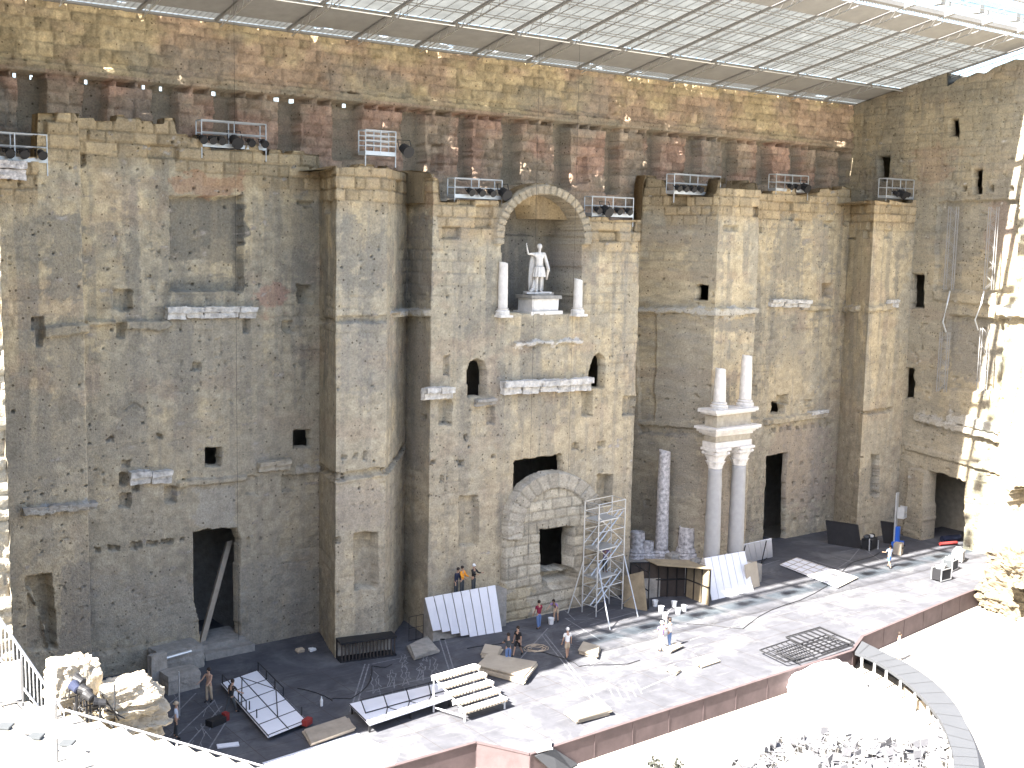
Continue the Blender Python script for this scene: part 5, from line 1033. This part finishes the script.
# lattice trusses on the side wall
def lattice(label, x, y0, y1, wpx):
    a, c = atX(x, y0, 84.6), atX(x, y1, 84.6); t = thing('lattice_truss', label, 'truss', (84.5, (a[1] + c[1]) / 2, c[2]), 0, 'lattice trusses on the side wall'); h = a[2] - c[2]; w = wpx / ppm(a) * 1.45; b = MB()
    for s_ in (-.5, .5):
        for dx_ in (0, -.3): b.tube([(dx_, s_ * w, 0), (dx_, s_ * w, h)], .03, 5)
    n = int(h / .6)
    for k in range(n): b.tube([(0, (-.5 if k % 2 else .5) * w, h * k / n), (0, (.5 if k % 2 else -.5) * w, h * (k + 1) / n)], .018, 4); b.tube([(-.3, (-.5 if k % 2 else .5) * w, h * k / n), (-.3, (.5 if k % 2 else -.5) * w, h * (k + 1) / n)], .018, 4)
    b.build('tube', 'dsteel', t)
lattice('upper lattice truss nearer the corner on the side wall', 953, 207, 290, 6); lattice('upper lattice truss nearer the sunlit edge on the side wall', 993, 207, 290, 6); lattice('lower lattice truss nearer the corner on the side wall', 945, 332, 392, 6); lattice('lower lattice truss nearer the sunlit edge on the side wall', 985, 328, 398, 6)
for x0, y0, x1, y1, lab in ((950, 291, 946, 332, 'bent bracket pipe joining the trusses nearer the corner'), (984, 291, 978, 330, 'bent bracket pipe joining the trusses nearer the sunlit edge')):
    t = thing('bracket_pipe', lab, 'pipe', (0, 0, 0)); a, c = atX(x0, y0, 84.4), atX(x1, y1, 84.4); MB().tube([a, a + np.array([-.5, -.15, -1.0]), c + np.array([-.5, 0, .8]), c], .06, 6).build('tube', 'steel', t)
# thin cables hanging from the roof in front of the wall
for x, y1, Yw, lab in ((534, 560, 58.2, 'thin dark cable hanging down left of the statue'), (573, 470, 58.2, 'thin dark cable hanging down right of the statue'), (236, 640, 62.6, 'thin dark cable hanging down the left bay')):
    p = atY(x, 300, Yw); t = thing('cable', lab, 'cable', (p[0], Yw, 0)); b = MB().tube([(0, 0, zat(p[0], Yw, y1)), (0, 0, RZ + SL_ * (66 - Yw) - .1)], .009, 4).build('wire', 'black', t)
# ================================================================== orchestra
pin = [(855, 652), (872, 659), (890, 670), (912, 687), (931, 707), (944, 727), (952, 750), (954, 768), (952, 795), (944, 830)]; pout = [(862, 641), (890, 655), (912, 666), (938, 685), (958, 708), (971, 735), (977, 752), (979, 770), (977, 800), (968, 840)]
wk = thing('curved_walkway', 'grey curved walkway on posts sweeping round the orchestra at lower right', 'walkway', (0, 0, 0)); A_ = [atZ(x, y, -.02) for x, y in pin]; B2 = [atZ(x, y, -.02) for x, y in pout]
def cr_(P, n=6):
    o = []
    for i in range(len(P) - 1):
        p0, p1, p2, p3 = P[max(i - 1, 0)], P[i], P[i + 1], P[min(i + 2, len(P) - 1)]
        for k in range(n): t_ = k / n; o.append(.5 * (2 * p1 + (p2 - p0) * t_ + (2 * p0 - 5 * p1 + 4 * p2 - p3) * t_ ** 2 + (3 * p1 - p0 - 3 * p2 + p3) * t_ ** 3))
    return o + [P[-1]]
A_, B2 = cr_(A_), cr_(B2); b = MB(); n = len(A_)
b.add([(p[0], p[1], -.02) for p in A_] + [(p[0], p[1], -.02) for p in B2] + [(p[0], p[1], -.2) for p in A_] + [(p[0], p[1], -.2) for p in B2], [f for i in range(n - 1) for f in ((i, i + 1, n + i + 1, n + i), (2 * n + i, 3 * n + i, 3 * n + i + 1, 2 * n + i + 1), (i, 2 * n + i, 2 * n + i + 1, i + 1), (n + i, n + i + 1, 3 * n + i + 1, 3 * n + i))])
b.build('deck', 'concrete', wk)
for i in range(3, n, 4): p = A_[i]; MB().box((p[0], p[1], -.72), (.1, .1, 1.05)).build('post', 'whitemetal', wk)
b = MB()
for i in range(2, n - 1, 3): u_ = (B2[i] - A_[i]); t_ = np.array([-u_[1], u_[0], 0]) / np.linalg.norm(u_) * .02; b.add([tuple(A_[i] - t_ + [0, 0, .004]), tuple(B2[i] - t_ + [0, 0, .004]), tuple(B2[i] + t_ + [0, 0, .004]), tuple(A_[i] + t_ + [0, 0, .004])], [(0, 1, 2, 3)])
b.build('joint', 'black', wk)
b = MB(); b.add([(p[0], p[1], -.2) for p in B2] + [(p[0], p[1], -1.25) for p in B2], [(i, i + 1, n + i + 1, n + i) for i in range(n - 1)]); b.build('outer_skirt', 'concrete', wk)
rp_ = thing('ramp', 'small grey ramp at the corner of the stage front', 'ramp', (0, 0, 0)); MB().slab(atZ(534, 756, -.03), atZ(553, 748.5, -.03), atZ(577, 764, -1.2), atZ(556, 775, -1.2), .08).build('deck', 'concrete', rp_)
# jumble of white chairs, their shaded sides coloured grey
cm = MB().box((0, 0, .44), (.44, .44, .04)).box((0, .21, .72), (.44, .03, .36))
for sx in (-.2, .2):
    for sy in (-.2, .2): cm.box((sx, sy, .22 if sy < 0 else .4), (.035, .035, .44 if sy < 0 else .84))
cme = cm.mesh('chair'); cme.materials.append(MT['plastic']); cme.materials.append(MT['painted_shade']); [setattr(p_, 'material_index', 1) for p_ in list(cme.polygons)[1:12:2]]; crng = random.Random(5); kk = 0
def chair(p, rot, lab, grp):
    o = bpy.data.objects.new('chair', cme); COL.objects.link(o); o.location = Vector([float(v) for v in p]); o.rotation_euler = rot; tag(o, lab, 'chair', grp)
cm2 = cme.copy(); cm2.materials.clear(); cm2.materials.append(MT['painted_shade'])
for i in range(200):
    u = crng.random() ** .8; x = 738 + 200 * crng.random(); yt_ = np.interp(x, [738, 790, 850, 880, 915, 940], [768, 740, 730, 734, 745, 752]); y = yt_ + (790 - yt_) * crng.random() * .95
    k = crng.random(); rot = (R(crng.choice([0, 90, 90, -90, 180, 75])) + crng.uniform(-.2, .2), crng.uniform(-.3, .3), crng.uniform(0, 6.28)); zz = -1.25 + (.02 if abs(rot[0]) < .4 else .28)
    chair(atZ(x, y, zz), rot, 'white chair in the jumbled heap on the orchestra floor', 'white chairs jumbled in the orchestra')
    if i % 5 in (1, 3): o_ = COL.objects[-1]; o_.data = cm2; o_['label'] = 'white chair tinted grey for its shaded side in the jumbled heap on the orchestra floor'; o_['group'] = 'shade-tinted chairs jumbled in the orchestra'
for i, (x, y) in enumerate(((925, 698), (930, 707), (935, 716), (938, 726), (940, 736), (942, 746), (943, 756), (943, 767))): 
    for q_ in range(2): chair(atZ(x, y, -1.25 + .13 * q_), (0, 0, 1.2 + .1 * i), 'white chair in the neat row along the curved walkway', 'white chairs along the walkway')
chair(atZ(804, 691, -1.25), (0, 0, .4), 'single white chair standing alone below the stage front', 'lone chair')
t = thing('crate_pile', 'stack of grey slatted crates beside the curved walkway', 'crates', atZ(917, 703, -1.25), .9)
for k in range(3): MB().box((.7 * (k - 1), 0, .3), (.62, .9, .5), jit=.02).build('crate', 'timber', t)
t = thing('rod', 'long thin rod lying on the white orchestra floor', 'rod', (0, 0, 0)); MB().tube([atZ(879, 705, -1.2), atZ(905, 703, -1.2)], .03, 5).build('bar', 'timber', t)
cl = rock('covered_pile', 'whitecloth', tuple(atZ(826, 684, -.9) + np.array([0, .0, 0])), (4.2, 2.2, 1.5), 8, amp=.35, boxy=.8); tag(cl, 'white covered heap standing against the stage front', 'covered pile')
for x, y, lab in ((654, 772, 'left small dark tufted plant at the bottom edge'), (678, 774, 'right small dark tufted plant at the bottom edge')):
    t = thing('plant', lab, 'plant', atZ(x, y, -1.25), 0, 'small plants in the orchestra'); b = MB(); pr = random.Random(int(x))
    for k in range(70):
        a_ = pr.uniform(0, 6.28); e_ = pr.uniform(.2, 1.4); r_ = pr.uniform(.15, .5); c = Vector((r_ * math.cos(a_) * math.cos(e_), r_ * math.sin(a_) * math.cos(e_), .15 + r_ * 1.2 * math.sin(e_))); v1 = Vector((pr.uniform(-1, 1), pr.uniform(-1, 1), pr.uniform(-1, 1))).normalized() * .09; v2 = Vector((pr.uniform(-1, 1), pr.uniform(-1, 1), pr.uniform(-1, 1))).normalized() * .09; b.add([c - v1, c + v2, c + v1, c - v2], [(0, 1, 2, 3)])
    b.build('foliage', 'leaf', t); MB().tube([(0, 0, 0), (.02, 0, .35)], .03, 5).build('stem', 'dark', t)
# ================================================================== lower left foreground
def P3(x, y, Y): return Vector([float(v) for v in atY(x, y, Y)])
rl = thing('railing', 'white metal handrail sloping down beside the seating steps at lower left', 'railing', (0, 0, 0)); a, c = P3(65, 710, 39.9), P3(276, 770, 39.9); b = MB().tube([a, c], .045, 7); b.build('handrail', 'whitemetal', rl)
for k in range(5): p = a.lerp(c, .03 + .235 * k); MB().tube([p, p - Vector((0, 0, 1.05))], .04, 6).build('post', 'whitemetal', rl)
gd = thing('mesh_fence', 'white mesh guard fence climbing the steps at the left edge', 'fence', (0, 0, 0)); p0, p1 = P3(-20, 590, 39.95), P3(64, 712, 39.95); b = MB().tube([p0, p1], .05, 6).tube([p0 - Vector((0, 0, 1.5)), p1 - Vector((0, 0, 1.0))], .04, 6); b.build('rail', 'whitemetal', gd); b = MB()
for k in range(22): p = p0.lerp(p1, k / 21); b.tube([p, p - Vector((0, 0, 1.3))], .015, 4)
b.build('mesh', 'whitemetal', gd)
for i, (x, y) in enumerate(((2, 668), (37, 712))): 
    p = P3(x, y, 38.8); t = thing('gate_panel', ['white sheet panel of the gate at the left frame edge', 'white sheet panel of the gate beside the handrail'][i], 'gate', (p.x, p.y, p.z - .5)); MB().box((0, 0, 0), (1.1, .05, 1.3)).build('sheet', 'white', t); MB().tube([(.6, 0, -.9), (.6, 0, .75)], .04, 5).build('post', 'dsteel', t); MB().tube([(-.6, -.05, -.45), (.6, -.05, -.75)], .02, 4).build('brace', 'dsteel', t)
def seat_at(x, y):
    d_ = ray(x, y); lo = 5.0
    for q_ in range(4000):
        lo += .015; P_ = CP + d_ * lo
        r_ = math.hypot(P_[0] - cx0, P_[1] - cy0); k_ = math.floor((r_ - r0) / .755); z_ = cav_z(r0 + .755 * k_)
        if P_[1] < ycut and P_[2] <= z_: return np.array([P_[0], P_[1], z_])
    return CP + d_ * lo
for i, (x, y) in enumerate(((5, 728), (36, 738), (67, 745))):
    t = thing('seat_cushion', ['dark seat cushion on the steps nearest the left edge', 'middle dark seat cushion on the steps', 'dark seat cushion on the steps nearest the dark post'][i], 'cushion', seat_at(x, y), .9, 'seat cushions at lower left'); c_ = MB().box((0, 0, .05), (.42, .42, .08)).build('pad', 'greycloth', t, bevel=.02)
p_ = seat_at(57, 762); t = thing('post', 'dark metal post standing on the seating steps at the bottom left', 'post', p_); MB().tube([(0, 0, 0), (0, 0, zat(p_[0], p_[1], 738) - p_[2])], .045, 7).build('pole', 'dsteel', t); MB().tube([(0, 0, .3), (1.1, -.2, .5), (2.0, -.5, .1)], .03, 5).build('loop', 'dsteel', t)
# ruined wall with floodlights
for i, (x, y, z, d, lab) in enumerate(((74, 668, 7.2, (1.8, 1.5, 2.0), 'pale smooth block of ruined wall behind the floodlights'), (124, 687, 6.3, (2.0, 1.3, 1.3), 'broad sunlit boulder on the ruined wall'), (137, 698, 5.6, (2.0, 1.4, 1.3), 'rough sunlit ledge of ruined wall beside the boulder'), (145, 711, 5.0, (1.0, 1.0, 1.2), 'lowest sunlit lump of ruined wall nearest the straw hat'))):
    p = atZ(x, y, z); o = rock('ruined_masonry', 'stone', (p[0], p[1], z - d[2] * .3), d, 60 + i, amp=.4, boxy=.85, sub=5); tag(o, lab, 'ruined wall', 'ruined masonry at lower left'); o['kind'] = 'thing'
rw_ = thing('ruined_wall', 'ruined rubble wall in shadow under the sunlit blocks at lower left', 'ruined wall', (0, 0, 0)); q0 = atZ(90, 690, 6.4); q1 = atZ(150, 718, 4.4)
Wr = Strip([(q0[0] - 2.0, q0[1] - .6), (q1[0] + .1, q1[1] - .6), (q1[0] + .1, q1[1] + 2.5)], .12, -.1, 5.9); paint_base(Wr, 8); masonry(Wr, .5, .8, 808, .9, .10, .12); Wr.top = np.interp(Wr.u, [0, 2, 4, 5, 8], [5.7, 5.5, 5.0, 4.4, 4.2]) + .4 * (vn(Wr.u * 2, 0, 0, 6) - .5); Wr.emit('face', rw_, cap=1.8)
for i, (x, y, rz) in enumerate(((80, 681, .4), (86, 691, .5), (90, 697, .2), (100, 703, 1.2), (76, 688, .1))):
    p = atZ(x, y, 7.2); t = thing('floodlight', ['floodlight topmost of the cluster above the steps', 'second floodlight from the top of the cluster', 'middle floodlight of the cluster', 'rightmost floodlight of the cluster pointing at the stage', 'floodlight with blue filter at the left of the cluster'][i], 'floodlight', p, rz, 'floodlights at lower left'); m_ = MB().lathe([(.15, -.35), (.25, -.3), (.28, .1), (.36, .35), (.33, .36), (.25, .1)], n=14).mesh('can'); m_.transform(Matrix.Rotation(R(-80), 4, 'X') @ Matrix.Scale(.62, 4)); link('can', m_, 'black' if i != 4 else 'navy', t)
    MB().tube([(-.25, 0, 0), (-.25, 0, -.3), (.25, 0, -.3), (.25, 0, 0)], .03, 5).build('yoke', 'black', t); MB().tube([(0, 0, -.3), (0, 0, -1.2)], .05, 6).build('stand', 'black', t)
t = thing('cable_tangle', 'tangle of black cables and clamps below the floodlights', 'cables', atZ(92, 712, 6.0)); b = MB(); pr = random.Random(3)
for k in range(16): 
    x0 = pr.uniform(-1, .9); b.tube([(x0, pr.uniform(-.4, .4), pr.uniform(-.2, .9)), (x0 + pr.uniform(-.4, .4), pr.uniform(-.5, .4), pr.uniform(-.4, .5)), (x0 + pr.uniform(-.2, .9), pr.uniform(-.5, .3), pr.uniform(-.9, 0))], .03, 4)
b.build('cable', 'black', t)
# rubble slope at the right, in full sun
for i, (x, y, z, d, lab) in enumerate(((1026, 584, .8, (4.0, 4, 3.2), 'huge sunlit rubble mass at the right edge under the side wall'), (1002, 592, .0, (2.4, 2.2, 1.8), 'sunlit boulder left of the rubble mass at the right edge'), (1026, 560, 3.4, (2.6, 2.4, 2.4), 'topmost sunlit rubble block at the right edge'), (1012, 556, 2.0, (2.2, 2, 1.7), 'middle rubble block below the dark hollow at the right edge'), (984, 580, -.3, (1.4, 1.2, 1.1), 'small boulder beside the flight cases'))):
    p = atZ(x, y, z); o = rock('rubble', 'rubble', (p[0], p[1], z - .3), d, 80 + i, amp=.5, boxy=.85, sub=5); tag(o, lab, 'rubble', 'rubble at the right edge'); o['kind'] = 'thing'
# ================================================================== light, world, camera
w = bpy.data.worlds.new('World'); SC.world = w; w.use_nodes = True; nt = w.node_tree; bg = nt.nodes['Background']; sk = nt.nodes.new('ShaderNodeTexSky'); sk.sky_type = 'NISHITA'; sk.sun_disc = False
S = -SUN; sk.sun_elevation = math.asin(S.z); sk.sun_rotation = math.atan2(S.x, S.y); sk.dust_density = 2.0; sk.air_density = 1.0
nt.links.new(sk.outputs['Color'], bg.inputs['Color']); bg.inputs['Strength'].default_value = 0.065
sl_ = bpy.data.lights.new('Sun', 'SUN'); sl_.energy = 5.0; sl_.angle = R(.5); sl_.color = (1, .955, .88); so = bpy.data.objects.new('Sun', sl_); COL.objects.link(so); so.rotation_euler = SUN.to_track_quat('-Z', 'Y').to_euler()
cam = bpy.data.cameras.new('Camera'); cam.sensor_width = 36; cam.sensor_fit = 'HORIZONTAL'; cam.lens = FPX / 1024 * 36; cam.clip_start = .1; cam.clip_end = 6000
co = bpy.data.objects.new('Camera', cam); COL.objects.link(co); Rm = Matrix(((M[0][0], -M[1][0], -M[2][0]), (M[0][1], -M[1][1], -M[2][1]), (M[0][2], -M[1][2], -M[2][2]))); co.matrix_world = Matrix.Translation((0, 0, CAMZ)) @ Rm.to_4x4(); SC.camera = co
vs_ = SC.view_settings; vs_.view_transform = 'Standard'; vs_.look = 'None'; vs_.gamma = 1; vs_.use_curve_mapping = False; vs_.exposure = 3.2
SC.cycles.use_denoising = True; SC.cycles.max_bounces = 8; SC.cycles.diffuse_bounces = 5; SC.cycles.caustics_reflective = False; SC.cycles.caustics_refractive = False; SC.cycles.sample_clamp_indirect = 10
